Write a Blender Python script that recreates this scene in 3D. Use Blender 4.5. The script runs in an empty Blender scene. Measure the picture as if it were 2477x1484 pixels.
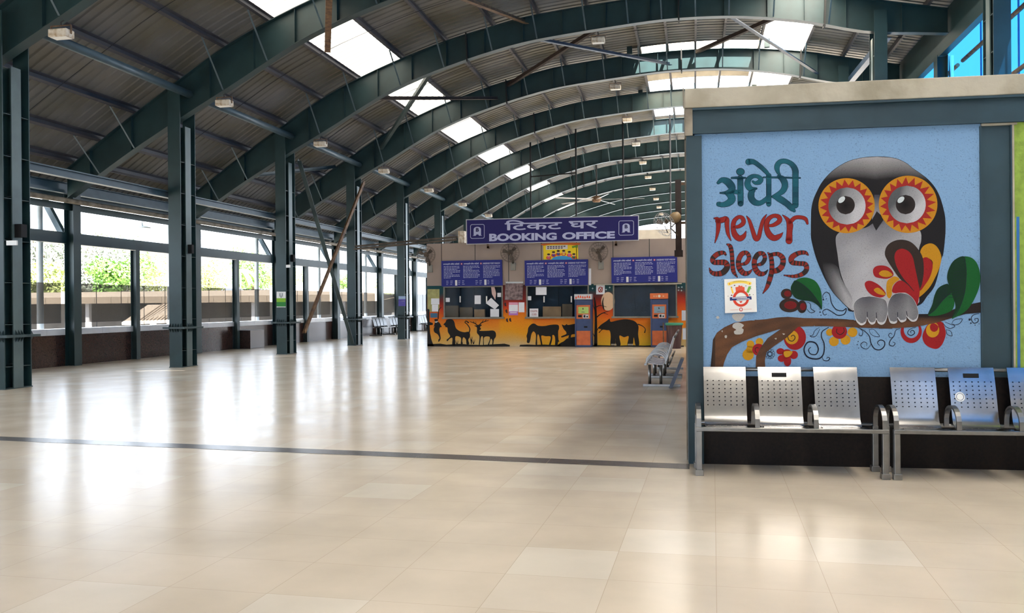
import bpy, math, random
from mathutils import Vector, Matrix
from mathutils.geometry import tessellate_polygon
random.seed(7)
S = bpy.context.scene
COL = S.collection
PI = math.pi

# ------------------------------------------------------------------ camera
W_PX, H_PX, F_PX, CAM_H = 2477, 1484, 2177.15, 1.65
YAW, PITCH, ROLL = .1994, .0024, .0081
cy_, sy_, cp_, sp_ = math.cos(YAW), math.sin(YAW), math.cos(PITCH), math.sin(PITCH)
FWD = Vector((-sy_*cp_, cy_*cp_, -sp_))
U0 = Vector((-sy_*sp_, cy_*sp_, cp_))
R0 = Vector((cy_, sy_, 0))
cr_, sr_ = math.cos(ROLL), math.sin(ROLL)
RIGHT = R0*cr_ - U0*sr_
UP = U0*cr_ + R0*sr_
EYE = Vector((0, 0, CAM_H))
cam = bpy.data.cameras.new('camera')
cam.sensor_width = 36
cam.lens = F_PX/W_PX*36
cam.clip_end = 600
co = bpy.data.objects.new('camera', cam)
COL.objects.link(co)
m3 = Matrix((RIGHT, UP, -FWD)).transposed()
co.matrix_world = Matrix.Translation(EYE) @ m3.to_4x4()
S.camera = co

# ------------------------------------------------------------------ world, sun, exposure
wd = bpy.data.worlds.new('sky')
S.world = wd
wd.use_nodes = True
wn = wd.node_tree.nodes
wn['Background'].inputs[0].default_value = (.82, .92, 1.06, 1)
wn['Background'].inputs[1].default_value = 1.9
sun = bpy.data.lights.new('sun', 'SUN')
sun.energy = 15.0
sun.angle = .01
sun.color = (1, .95, .86)
so = bpy.data.objects.new('sun', sun)
COL.objects.link(so)
so.rotation_euler = Vector((-.33, .5, -1)).to_track_quat('-Z', 'Y').to_euler()
S.view_settings.view_transform = 'Standard'
S.view_settings.look = 'None'
S.view_settings.exposure = 2.02
S.view_settings.gamma = 1
S.view_settings.use_curve_mapping = False
S.cycles.use_denoising = True
S.cycles.max_bounces = 7
S.cycles.diffuse_bounces = 4
S.cycles.glossy_bounces = 3
S.cycles.transparent_max_bounces = 10
S.cycles.sample_clamp_indirect = 6
S.cycles.caustics_reflective = False
S.cycles.caustics_refractive = False

# ------------------------------------------------------------------ pixel -> place
def ray(x, y):
    return FWD + RIGHT*((x-1238.5)/F_PX) - UP*((y-742)/F_PX)
def at(x, y, X=None, Y=None, Z=None):
    d = ray(x, y)
    t = X/d.x if X is not None else Y/d.y if Y is not None else (Z-CAM_H)/d.z
    return d*t + EYE
OA, OB = 9.3936, .0381                       # the owl wall stands on Y = OA + OB*X
ON = Vector((OB, -1, 0)).normalized()
OT = Vector((1, OB, 0)).normalized()
def ow(x, y, off=0.0):
    d = ray(x, y)
    return d*((OA)/(d.y-OB*d.x)) + EYE + ON*off
OFY = 34.5                                   # front plane of the booking office
def of(x, y, off=0.0):
    return at(x, y, Y=OFY) + Vector((0, -off, 0))

# ------------------------------------------------------------------ materials
def mat(name, col, rough=.5, metal=0, var=.12, scale=4, bump=0, col2=None, spec=.5, detail=4, bscale=None):
    m = bpy.data.materials.new(name)
    m.use_nodes = True
    n, l = m.node_tree.nodes, m.node_tree.links
    b = n['Principled BSDF']
    b.inputs['Roughness'].default_value = rough
    b.inputs['Metallic'].default_value = metal
    b.inputs['Specular IOR Level'].default_value = spec
    c = (*col, 1)
    c2 = (*(col2 or [v*(1-var) for v in col]), 1)
    t = n.new('ShaderNodeTexCoord'); nz = n.new('ShaderNodeTexNoise'); r = n.new('ShaderNodeValToRGB')
    nz.inputs['Scale'].default_value = scale
    nz.inputs['Detail'].default_value = detail
    l.new(t.outputs['Object'], nz.inputs['Vector'])
    r.color_ramp.elements[0].position = .35; r.color_ramp.elements[0].color = c2
    r.color_ramp.elements[1].position = .62; r.color_ramp.elements[1].color = c
    l.new(nz.outputs['Fac'], r.inputs[0]); l.new(r.outputs[0], b.inputs['Base Color'])
    if bump:
        bp = n.new('ShaderNodeBump'); bp.inputs['Strength'].default_value = bump; bp.inputs['Distance'].default_value = .01
        if bscale:
            nz2 = n.new('ShaderNodeTexNoise'); nz2.inputs['Scale'].default_value = bscale
            l.new(t.outputs['Object'], nz2.inputs['Vector']); l.new(nz2.outputs['Fac'], bp.inputs['Height'])
        else:
            l.new(nz.outputs['Fac'], bp.inputs['Height'])
        l.new(bp.outputs[0], b.inputs['Normal'])
    return m
def colmat(name, rough=.6, speck=0.0, sscale=60, lift=1.0):
    """paint or print whose colours come from the mesh's colour attribute"""
    m = bpy.data.materials.new(name); m.use_nodes = True
    n, l = m.node_tree.nodes, m.node_tree.links
    b = n['Principled BSDF']; b.inputs['Roughness'].default_value = rough; b.inputs['Specular IOR Level'].default_value = .25
    a = n.new('ShaderNodeVertexColor'); a.layer_name = 'Col'
    if speck:
        t = n.new('ShaderNodeTexCoord'); nz = n.new('ShaderNodeTexNoise'); r = n.new('ShaderNodeValToRGB'); mx = n.new('ShaderNodeMix')
        mx.data_type = 'RGBA'; mx.blend_type = 'MULTIPLY'; mx.inputs[0].default_value = 1
        nz.inputs['Scale'].default_value = sscale; nz.inputs['Detail'].default_value = 6; nz.inputs['Roughness'].default_value = .7
        l.new(t.outputs['Object'], nz.inputs['Vector'])
        r.color_ramp.elements[0].position = .34; r.color_ramp.elements[0].color = ((1-speck)*lift, (1-speck)*lift, (1-speck)*lift, 1)
        r.color_ramp.elements[1].position = .46; r.color_ramp.elements[1].color = (lift, lift, lift, 1)
        l.new(nz.outputs['Fac'], r.inputs[0]); l.new(a.outputs[0], mx.inputs[6]); l.new(r.outputs[0], mx.inputs[7])
        l.new(mx.outputs[2], b.inputs['Base Color'])
        bp = n.new('ShaderNodeBump'); bp.inputs['Strength'].default_value = .25; bp.inputs['Distance'].default_value = .004
        l.new(nz.outputs['Fac'], bp.inputs['Height']); l.new(bp.outputs[0], b.inputs['Normal'])
    else:
        l.new(a.outputs[0], b.inputs['Base Color'])
    return m
def clear(name, col, alpha, rough=.05, trans=0.0):
    """see-through sheet: part transparent, part surface"""
    m = bpy.data.materials.new(name); m.use_nodes = True
    n, l = m.node_tree.nodes, m.node_tree.links
    b = n['Principled BSDF']; b.inputs['Base Color'].default_value = (*col, 1); b.inputs['Roughness'].default_value = rough
    tr = n.new('ShaderNodeBsdfTransparent'); tr.inputs[0].default_value = (*col, 1) if trans else (1, 1, 1, 1)
    mx = n.new('ShaderNodeMixShader'); mx.inputs[0].default_value = alpha
    l.new(tr.outputs[0], mx.inputs[1]); l.new(b.outputs[0], mx.inputs[2])
    l.new(mx.outputs[0], n['Material Output'].inputs['Surface'])
    return m
def srgb(r, g, b):
    f = lambda v: (v/255/12.92 if v <= 10 else ((v/255+.055)/1.055)**2.4)
    return (f(r), f(g), f(b))

M = {}
M['teal'] = mat('teal_steel_paint', (.016, .044, .048), .45, 0, .3, 1.6, .06, spec=.5, bscale=40)
M['teal2'] = mat('teal_steel_paint_dusty', (.038, .066, .070), .5, 0, .35, 2.2, .05, bscale=30)
M['teal3'] = mat('blue_teal_frame_paint', (.026, .058, .078), .5, 0, .3, 1.6, .06, bscale=40, spec=.35)
M['purlin'] = mat('purlin_grey_paint', (.06, .058, .066), .5, 0, .3, 2)
M['bluetube'] = mat('blue_grey_tube_paint', (.045, .085, .11), .45, 0, .25, 3)
M['rust'] = mat('rusty_steel', (.17, .095, .045), .75, 0, .3, 7, .2, col2=(.07, .035, .02))
M['rustdark'] = mat('dark_rusty_steel', (.035, .02, .015), .8, 0, .4, 7)
M['bluepaint'] = mat('blue_steel_paint', (.02, .055, .11), .5, 0, .3, 3)
M['traybrown'] = mat('brown_cable_tray', (.085, .065, .045), .7, 0, .4, 5)
M['plate'] = mat('teal_plate_lit', (.085, .13, .135), .42, 0, .25, 2, .05, bscale=40)  # column paint lightened for the side plates that catch the light
M['roof'] = mat('galvanised_roof_sheet', (.138, .135, .128), .5, .0, .2, .5, col2=(.092, .083, .056), detail=5)
M['granite'] = mat('brown_granite', (.055, .03, .026), .22, 0, .4, 30, col2=(.025, .015, .013))
M['granited'] = mat('dark_granite', (.011, .007, .006), .45, 0, .4, 40, col2=(.005, .004, .004), spec=.2)
M['tile'] = mat('white_sill_tile', (.62, .66, .72), .3, 0, .1, 2)
M['cream'] = mat('cream_concrete', (.40, .37, .30), .85, 0, .2, 2.5, .5, col2=(.27, .24, .18), bscale=18)
M['fascia'] = mat('faded_cream_paint', (.085, .078, .064), .7, 0, .2, 3)
M['block'] = mat('plain_plaster', (.45, .42, .37), .85, 0, .2, 2)
M['officewall'] = mat('beige_composite_panel', (.32, .25, .21), .6, 0, .12, 1, spec=.3)
M['dark'] = mat('dark_joint', (.012, .012, .012), .7)
M['black'] = mat('black_plastic', (.012, .012, .013), .5, spec=.15)
M['steel'] = mat('brushed_stainless_steel', (.34, .34, .35), .2, 1.0, .18, 5, 0)
M['darksteel'] = mat('dark_bench_metal', (.05, .055, .06), .25, .8, .2, 5)
M['steeltube'] = mat('stainless_tube', (.25, .25, .25), .33, 1.0, .2, 8)
M['lamp'] = mat('dusty_white_lamp_body', (.62, .58, .5), .6, 0, .25, 9, col2=(.36, .26, .16))
M['white'] = mat('white_enamel', (.75, .75, .73), .5, 0, .08, 5)
M['fan'] = mat('brown_fan_enamel', (.085, .06, .04), .5, 0, .4, 8)
M['wire'] = mat('fan_cage_wire', (.09, .068, .05), .6, 0)
M['navy'] = mat('navy_board', (.012, .030, .055), .7, 0, .4, 3, spec=.15)
M['alu'] = mat('grey_window_frame', (.20, .19, .16), .45, .3, .2, 6)
M['card'] = mat('cardboard', (.24, .17, .10), .85, 0, .2, 4)
M['carddark'] = mat('cardboard_dark', (.10, .085, .06), .85, 0, .2, 4)
M['paper'] = mat('paper', (.72, .73, .78), .8, 0, .06, 8)
M['kblue'] = mat('kiosk_blue', (.018, .045, .15), .4, 0, .2, 5)
M['korange'] = mat('kiosk_orange', (.55, .12, .025), .45, 0, .2, 5)
M['ksilver'] = mat('kiosk_silver', (.45, .45, .46), .35, .4)
M['binbrown'] = mat('brown_bin_plastic', (.075, .03, .028), .5)
M['bingreen'] = mat('green_bin_rim', (.04, .28, .17), .5)
M['green'] = mat('lime_green_plaster', (.24, .36, .055), .85, 0, .25, 14, .4, bscale=50)
M['bluestripe'] = mat('blue_paint_stripe', (.02, .14, .40), .7, 0, .15, 9)
M['pipe'] = mat('old_cream_pipe', (.27, .235, .18), .6, 0, .35, 4, col2=(.13, .105, .075))
M['palepipe'] = mat('pale_drain_pipe', (.42, .47, .48), .5, 0, .2, 3)
M['strip'] = mat('dark_floor_strip', (.09, .075, .07), .25, 0, .25, 10)
M['paint'] = colmat('wall_paint', .8, .45, 150, .74)
M['paintoff'] = colmat('sunset_wall_paint', .7, .25, 30)
M['print'] = colmat('printed_sheet', .45)
M['glass'] = clear('window_glass', (.02, .02, .02), .04, .05)
M['blueglass'] = clear('blue_tinted_glazing', (.016, .115, .27), .06, .1, 1)
M['mesh'] = clear('fine_grey_mesh_screen', (.11, .10, .085), .66, .8)
def milky(name, col):
    m = bpy.data.materials.new(name); m.use_nodes = True
    n, l = m.node_tree.nodes, m.node_tree.links
    a = n.new('ShaderNodeBsdfTranslucent'); a.inputs[0].default_value = (*col, 1)
    b = n.new('ShaderNodeBsdfTransparent'); b.inputs[0].default_value = (1, 1, 1, 1)
    x = n.new('ShaderNodeMixShader'); x.inputs[0].default_value = .0
    l.new(a.outputs[0], x.inputs[1]); l.new(b.outputs[0], x.inputs[2]); l.new(x.outputs[0], n['Material Output'].inputs['Surface'])
    return m
M['sky'] = milky('milky_skylight_sheet', (.96, .88, .76))
M['skydim'] = milky('dimmed_skylight_sheet', (.17, .155, .13))  # milky sheet dimmed to weaken the light from the left roof strip
M['leaf1'] = mat('leaf_grey_green', (.24, .27, .20), .6, 0, .4, 3)
M['leaf2'] = mat('leaf_bright_green', (.18, .36, .06), .6, 0, .4, 3)
M['leaf3'] = mat('leaf_yellow_green', (.42, .48, .16), .6, 0, .35, 3)
M['bark'] = mat('bark', (.12, .08, .05), .9, 0, .3, 8)
M['canopy'] = mat('tan_canopy_roof', (.31, .245, .18), .8, 0, .15, .6)
M['platdark'] = mat('platform_dark', (.03, .03, .03), .8, 0, .5, .9)
M['bldg'] = mat('pale_building', (.6, .6, .62), .8, 0, .08, .3)
M['bglass'] = mat('building_window', (.12, .17, .28), .3)
M['ground'] = mat('outside_ground', (.30, .27, .23), .9, 0, .3, .2)

def floor_mat():
    m = bpy.data.materials.new('polished_beige_tiles'); m.use_nodes = True
    n, l = m.node_tree.nodes, m.node_tree.links
    b = n['Principled BSDF']
    t = n.new('ShaderNodeTexCoord'); mp = n.new('ShaderNodeMapping')
    mp.inputs['Rotation'].default_value = (0, 0, .02)
    l.new(t.outputs['Object'], mp.inputs[0])
    br = n.new('ShaderNodeTexBrick'); br.offset = 0; br.squash = 1
    br.inputs['Scale'].default_value = 1.0
    br.inputs['Mortar Size'].default_value = .0018
    br.inputs['Mortar Smooth'].default_value = .3
    br.inputs['Brick Width'].default_value = .63; br.inputs['Row Height'].default_value = .63
    br.inputs['Color1'].default_value = (.0, .0, .0, 1); br.inputs['Color2'].default_value = (1, 1, 1, 1)
    br.inputs['Mortar'].default_value = (.5, .5, .5, 1)
    l.new(mp.outputs[0], br.inputs['Vector'])
    r = n.new('ShaderNodeValToRGB')
    r.color_ramp.elements[0].color = (.63, .545, .44, 1); r.color_ramp.elements[1].color = (.69, .63, .535, 1)
    e = r.color_ramp.elements.new(.8); e.color = (.64, .555, .45, 1)
    l.new(br.outputs['Color'], r.inputs[0])
    nz = n.new('ShaderNodeTexNoise'); nz.inputs['Scale'].default_value = 1.3; nz.inputs['Detail'].default_value = 5
    l.new(t.outputs['Object'], nz.inputs['Vector'])
    r2 = n.new('ShaderNodeValToRGB'); r2.color_ramp.elements[0].color = (.86, .86, .86, 1); r2.color_ramp.elements[0].position = .3; r2.color_ramp.elements[1].position = .7
    l.new(nz.outputs['Fac'], r2.inputs[0])
    mx = n.new('ShaderNodeMix'); mx.data_type = 'RGBA'; mx.blend_type = 'MULTIPLY'; mx.inputs[0].default_value = 1
    l.new(r.outputs[0], mx.inputs[6]); l.new(r2.outputs[0], mx.inputs[7])
    mx2 = n.new('ShaderNodeMix'); mx2.data_type = 'RGBA'
    mx2.inputs[7].default_value = (.44, .36, .27, 1)
    l.new(br.outputs['Fac'], mx2.inputs[0]); l.new(mx.outputs[2], mx2.inputs[6])
    l.new(mx2.outputs[2], b.inputs['Base Color'])
    rr = n.new('ShaderNodeMapRange'); rr.inputs[3].default_value = .17; rr.inputs[4].default_value = .29
    l.new(nz.outputs['Fac'], rr.inputs[0]); l.new(rr.outputs[0], b.inputs['Roughness'])
    # every tile lies at its own slight tilt, so reflections break from tile to tile
    wv = n.new('ShaderNodeTexNoise'); wv.inputs['Scale'].default_value = 2.2; wv.inputs['Detail'].default_value = 2
    l.new(t.outputs['Object'], wv.inputs['Vector'])
    bp = n.new('ShaderNodeBump'); bp.inputs['Strength'].default_value = .06; bp.inputs['Distance'].default_value = .02
    l.new(wv.outputs['Fac'], bp.inputs['Height']); l.new(bp.outputs[0], b.inputs['Normal'])
    return m
M['floor'] = floor_mat()

# ------------------------------------------------------------------ mesh helpers
def wl(o):
    v = Vector((0, 0, 0))
    while o is not None:
        v = v + o.location; o = o.parent
    return v
def tag(o, label=None, cat=None, group=None, kind=None):
    if label: o['label'] = label
    if cat: o['category'] = cat
    if group: o['group'] = group
    if kind: o['kind'] = kind
    return o
def thing(name, loc, label, cat, group=None):
    o = bpy.data.objects.new(name, None); COL.objects.link(o)
    o.location = Vector(loc); o.empty_display_size = .2
    return tag(o, label, cat, group, 'thing')
def children(o):
    return [c for c in o.children]
def copy_tree(o, parent=None):
    c = o.copy(); COL.objects.link(c)
    if parent: c.parent = parent
    for ch in children(o): copy_tree(ch, c)
    return c
class MB:
    def __init__(s): s.v = []; s.f = []; s.c = []; s.mi = []; s.cur = (1, 1, 1); s.m = 0
    def face(s, pts, col=None):
        i = len(s.v); s.v += [Vector(p) for p in pts]; s.f.append(tuple(range(i, i+len(pts))))
        s.c.append(col or s.cur); s.mi.append(s.m)
    def add(s, vs, fs):
        i = len(s.v); s.v += [Vector(p) for p in vs]
        for f in fs: s.f.append(tuple(i+k for k in f)); s.c.append(s.cur); s.mi.append(s.m)
    def box(s, x0, x1, y0, y1, z0, z1):
        s.add([(x, y, z) for z in (z0, z1) for y in (y0, y1) for x in (x0, x1)],
              [(0, 2, 3, 1), (4, 5, 7, 6), (0, 1, 5, 4), (2, 6, 7, 3), (0, 4, 6, 2), (1, 3, 7, 5)])
        return s
    def prism(s, pts, vec):
        n = len(pts); vec = Vector(vec); a = [Vector(p) for p in pts]; b = [p+vec for p in a]
        fs = [tuple(range(n)), tuple(range(2*n-1, n-1, -1))] + [(i, n+i, n+(i+1) % n, (i+1) % n) for i in range(n)]
        s.add(a+b, fs); return s
    def bar(s, p, q, w, h, up=(0, 0, 1)):
        p, q, up = Vector(p), Vector(q), Vector(up)
        d = (q-p).normalized(); x = d.cross(up)
        if x.length < 1e-4: x = d.cross(Vector((1, 0, 0)))
        x.normalize(); u = x.cross(d)
        r = [x*w/2*a+u*h/2*b for a, b in ((-1, -1), (1, -1), (1, 1), (-1, 1))]
        return s.prism([p+k for k in r], q-p)
    def angle(s, p, q, w, t=.012, up=(0, 0, 1)):
        """an L-section bar"""
        p, q, up = Vector(p), Vector(q), Vector(up)
        d = (q-p).normalized(); x = d.cross(up)
        if x.length < 1e-4: x = d.cross(Vector((1, 0, 0)))
        x.normalize(); u = x.cross(d)
        sec = [(0, 0), (w, 0), (w, t), (t, t), (t, w), (0, w)]
        return s.prism([p+x*(a-w/2)+u*(b-w/2) for a, b in sec], q-p)
    def tube(s, pts, r, n=10, cap=True, closed=False):
        pts = [Vector(p) for p in pts]; rs = r if isinstance(r, (list, tuple)) else [r]*len(pts)
        base = len(s.v); prev = None; N = len(pts)
        for i, p in enumerate(pts):
            if closed: d = (pts[(i+1) % N]-pts[i-1])
            else: d = pts[min(i+1, N-1)]-pts[max(i-1, 0)]
            d.normalize()
            if prev is None:
                x = d.cross(Vector((0, 0, 1)))
                if x.length < 1e-3: x = d.cross(Vector((1, 0, 0)))
            else: x = prev - d*prev.dot(d)
            x.normalize(); prev = x; y = d.cross(x)
            s.v += [p+(x*math.cos(2*PI*k/n)+y*math.sin(2*PI*k/n))*rs[i] for k in range(n)]
        fs = []
        for i in range(N if closed else N-1):
            j = (i+1) % N
            fs += [(i*n+k, i*n+(k+1) % n, j*n+(k+1) % n, j*n+k) for k in range(n)]
        if cap and not closed: fs += [tuple(range(n-1, -1, -1)), tuple((N-1)*n+k for k in range(n))]
        for f in fs: s.f.append(tuple(base+k for k in f)); s.c.append(s.cur); s.mi.append(s.m)
        return s
    def lathe(s, prof, c, axis=(0, 0, 1), n=24):
        """prof: (radius, height) along axis from c"""
        c, ax = Vector(c), Vector(axis).normalized()
        x = ax.cross(Vector((0, 0, 1)))
        if x.length < 1e-3: x = Vector((1, 0, 0))
        x.normalize(); y = ax.cross(x); base = len(s.v)
        for r, h in prof: s.v += [c+ax*h+(x*math.cos(2*PI*k/n)+y*math.sin(2*PI*k/n))*max(r, 1e-4) for k in range(n)]
        for i in range(len(prof)-1):
            for k in range(n):
                s.f.append((base+i*n+k, base+i*n+(k+1) % n, base+(i+1)*n+(k+1) % n, base+(i+1)*n+k)); s.c.append(s.cur); s.mi.append(s.m)
        return s
    def tri(s, loops, put, col):
        """flat filled shape: loops of 2-D points (first the outline, then holes), put() places a point"""
        L = [[Vector((p[0], p[1], 0)) for p in lp] for lp in loops]
        flat = [p for lp in L for p in lp]
        for t in tessellate_polygon(L): s.face([put(flat[i].x, flat[i].y) for i in t], col)
    def build(s, name, m, parent=None, smooth=False, colors=False, bevel=0):
        o3 = None
        if parent is not None: off = wl(parent)
        else:
            lo = [min(v[i] for v in s.v) for i in range(3)]; hi = [max(v[i] for v in s.v) for i in range(3)]
            off = Vector(((lo[0]+hi[0])/2, (lo[1]+hi[1])/2, lo[2])); o3 = off
        me = bpy.data.meshes.new(name)
        me.from_pydata([v-off for v in s.v], [], s.f)
        if colors:
            ca = me.color_attributes.new('Col', 'FLOAT_COLOR', 'CORNER')
            k = 0
            for f, c in zip(s.f, s.c):
                for j in range(len(f)):
                    cc = c[j] if isinstance(c[0], (tuple, list)) else c
                    ca.data[k].color = (*cc, 1); k += 1
        for mm in (m if isinstance(m, list) else [m]): me.materials.append(mm)
        if isinstance(m, list): me.polygons.foreach_set('material_index', s.mi)
        if smooth: me.polygons.foreach_set('use_smooth', [True]*len(me.polygons))
        me.update()
        o = bpy.data.objects.new(name, me); COL.objects.link(o)
        if parent is not None: o.parent = parent
        if o3 is not None: o.location = o3
        if bevel:
            b = o.modifiers.new('bevel', 'BEVEL'); b.width = bevel; b.segments = 2; b.limit_method = 'ANGLE'
        return o
def struct(mb, name, m, label=None, cat=None, **k):
    o = mb.build(name, m, **k)
    return tag(o, label, cat, None, 'structure')
ORD = ['first', 'second', 'third', 'fourth', 'fifth', 'sixth', 'seventh', 'eighth', 'ninth', 'tenth', 'eleventh', 'twelfth', 'thirteenth', 'fourteenth', 'fifteenth', 'sixteenth', 'seventeenth', 'eighteenth', 'nineteenth', 'twentieth']

# ------------------------------------------------------------------ the hall's measures
BAY = 6.433
NF = 14
def FY(i): return 16.12 + BAY*i
LOW = [(-17.9, 4.4), (-17.1, 4.9), (-15.45, 5.92), (-14.1, 6.68), (-13.48, 7.02), (-12.15, 7.72), (-10.39, 8.68), (-9.11, 9.21), (-8.0, 9.57), (-6.49, 9.98), (-4.91, 10.28), (-1.97, 10.57), (-.48, 10.65), (1.09, 10.61), (2.28, 10.48), (3.6, 10.25), (5.23, 9.85), (6.97, 9.70), (7.5, 9.65)]
TOP = [(-17.9, 5.15), (-17.15, 5.69), (-16.3, 6.27), (-15.2, 7.0), (-13.7, 7.94), (-12.5, 8.66), (-11.2, 9.28), (-9.88, 9.80), (-8.09, 10.38), (-6.45, 10.77), (-5, 11.05), (-2, 11.33), (0, 11.38), (1.1, 11.35), (2.5, 11.25), (4.1, 11.05), (5.4, 10.78), (7.5, 10.35)]
def ipl(tab, x):
    if x <= tab[0][0]: a, b = tab[0], tab[1]
    elif x >= tab[-1][0]: a, b = tab[-2], tab[-1]
    else:
        for a, b in zip(tab, tab[1:]):
            if a[0] <= x <= b[0]: break
    return a[1]+(b[1]-a[1])*(x-a[0])/(b[0]-a[0])
def smooth_tab(tab):
    # Catmull-Rom on the measured profile
    out = []
    for i in range(len(tab)-1):
        p0, p1, p2, p3 = tab[max(i-1, 0)], tab[i], tab[i+1], tab[min(i+2, len(tab)-1)]
        for k in range(4):
            t = k/4
            out.append(tuple(.5*(2*p1[j]+(p2[j]-p0[j])*t+(2*p0[j]-5*p1[j]+4*p2[j]-p3[j])*t*t+(3*p1[j]-p0[j]-3*p2[j]+p3[j])*t**3) for j in (0, 1)))
    return out+[tab[-1]]
LOW, TOP = smooth_tab(LOW), smooth_tab(TOP)
low = lambda x: ipl(LOW, x)
top = lambda x: ipl(TOP, x)
PUR = [-17.15, -16.3, -15.2, -13.85, -12.5, -11.2, -9.6, -8.09, -6.45, -4.95, -3.36, -2.0, -.95, .1, 1.12, 2.45, 4.08, 5.5, 6.9]
XS = sorted(set([-17.9+.5*k for k in range(51)]))
XS = [x for x in XS if x <= 7.1] + [7.5]
WX = -17.565                                  # inner face of the window wall

# ------------------------------------------------------------------ floor and outer walls
fl = MB()
fl.face([(-17.8, -7, 0), (30, -7, 0), (30, 112, 0), (-17.8, 112, 0)])
floor = struct(fl, 'floor', M['floor'])
ln = MB()
def lny(X): return 9.2262-.0767*X
for k in range(12):
    a, b = -17.5+k*1.454, -17.5+(k+1)*1.454-.004
    ln.prism([(a, lny(a)-.14, .001), (b, lny(b)-.14, .001), (b, lny(b)+.14, .001), (a, lny(a)+.14, .001)], (0, 0, .0015))
struct(ln, 'trim_1', M['strip'])
d = MB(); d.box(WX-.28, WX, -7, 112, 0, .88)
wall_left = struct(d, 'wall_left', M['granite'])
d = MB()
y = -7.0
while y < 112:
    yy = y+1.19
    d.box(WX-.30, WX+.02, y, yy, .882, 1.06); y = yy+.012
struct(d, 'trim_2', M['tile'])
d = MB(); d.box(-330, -17.9, -40, 520, -4.2, -4)
tag(d.build('ground', M['ground']), kind='structure')

# ------------------------------------------------------------------ roof sheet (corrugated, ribs run down the slope)
def sheet(mb, xa, xb, y0, y1, dz=.215, pitch=.31, rib=.035):
    n = max(2, int((xb-xa)/.55)+1)
    xs = [xa+(xb-xa)*i/n for i in range(n+1)]
    ys = []
    y = y0
    while y < y1-.01:
        for dy, h in ((0, 0), (.2, 0), (.225, rib), (.285, rib)):
            if y+dy < y1: ys.append((y+dy, h))
        y += pitch
    ys.append((y1, 0))
    base = len(mb.v)
    for yv, h in ys:
        for x in xs: mb.v.append(Vector((x, yv, top(x)+dz+h)))
    w = n+1
    for j in range(len(ys)-1):
        for i in range(n):
            mb.f.append((base+j*w+i, base+j*w+i+1, base+(j+1)*w+i+1, base+(j+1)*w+i)); mb.c.append((1, 1, 1)); mb.mi.append(0)
RY0, RY1 = -7.0, FY(NF-1)+.4
SKL, SKR = (-11.2, -9.6), (2.45, 4.08)
MON0, MON1 = FY(3)-.55, FY(5)                # ridge opening under the monitor
rf = MB()
sheet(rf, -18.6, SKL[0], RY0, RY1)
sheet(rf, SKL[1], -2.0, RY0, RY1)
sheet(rf, -2.0, SKR[0], RY0, MON0)
sheet(rf, -2.0, SKR[0], MON1, RY1)
sheet(rf, SKR[1], 7.9, RY0, RY1)
ceiling = struct(rf, 'ceiling', M['roof'])
for i in range(8):
    ym = (FY(i)+FY(i+1))/2
    sr = MB(); sr.tube([(x, ym, top(x)+.006) for x in XS if x > -17.3], .008, 5)
    tag(sr.build('sag_rod', M['dark'], ceiling))
for side, (xa, xb) in (('left', SKL), ('right', SKR)):
    for i in range(-1, 12):
        y0 = FY(i)+.02 if i >= 0 else RY0
        k = MB(); sheet(k, xa-.05, xb+.05, y0, FY(i+1)-.02, .262)
        if i < 0: lab = 'milky skylight sheet of the %s roof strip, in front of the first arch' % side
        else: lab = 'milky skylight sheet of the %s roof strip, just beyond the %s arch from the front' % (side, ORD[i])
        tag(k.build('skylight', M['sky' if side == 'right' else 'skydim']), lab, 'skylight', '%s skylight strip' % side, 'thing')

# purlins: one C-section line each, lying on the arches
for k, x in enumerate(PUR):
    p = MB(); z = top(x)+.032
    sl = (top(x+.1)-top(x-.1))/.2
    p.box(x-.006, x+.006, RY0+.1, RY1-.1, z, z+.165)
    p.prism([(x-.006, RY0+.1, z), (x+.075, RY0+.1, z+.075*sl), (x+.075, RY0+.1, z+.008+.075*sl), (x-.006, RY0+.1, z+.008)], (0, RY1-RY0-.2, 0))
    p.prism([(x-.006, RY0+.1, z+.157), (x+.075, RY0+.1, z+.157+.075*sl), (x+.075, RY0+.1, z+.165+.075*sl), (x-.006, RY0+.1, z+.165)], (0, RY1-RY0-.2, 0))
    lab = 'long grey roof purlin on the arches, %s in the row counted from the left eave' % ORD[k]
    tag(p.build('purlin', M['purlin']), lab, 'roof beam', 'roof purlins', 'thing')

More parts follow.
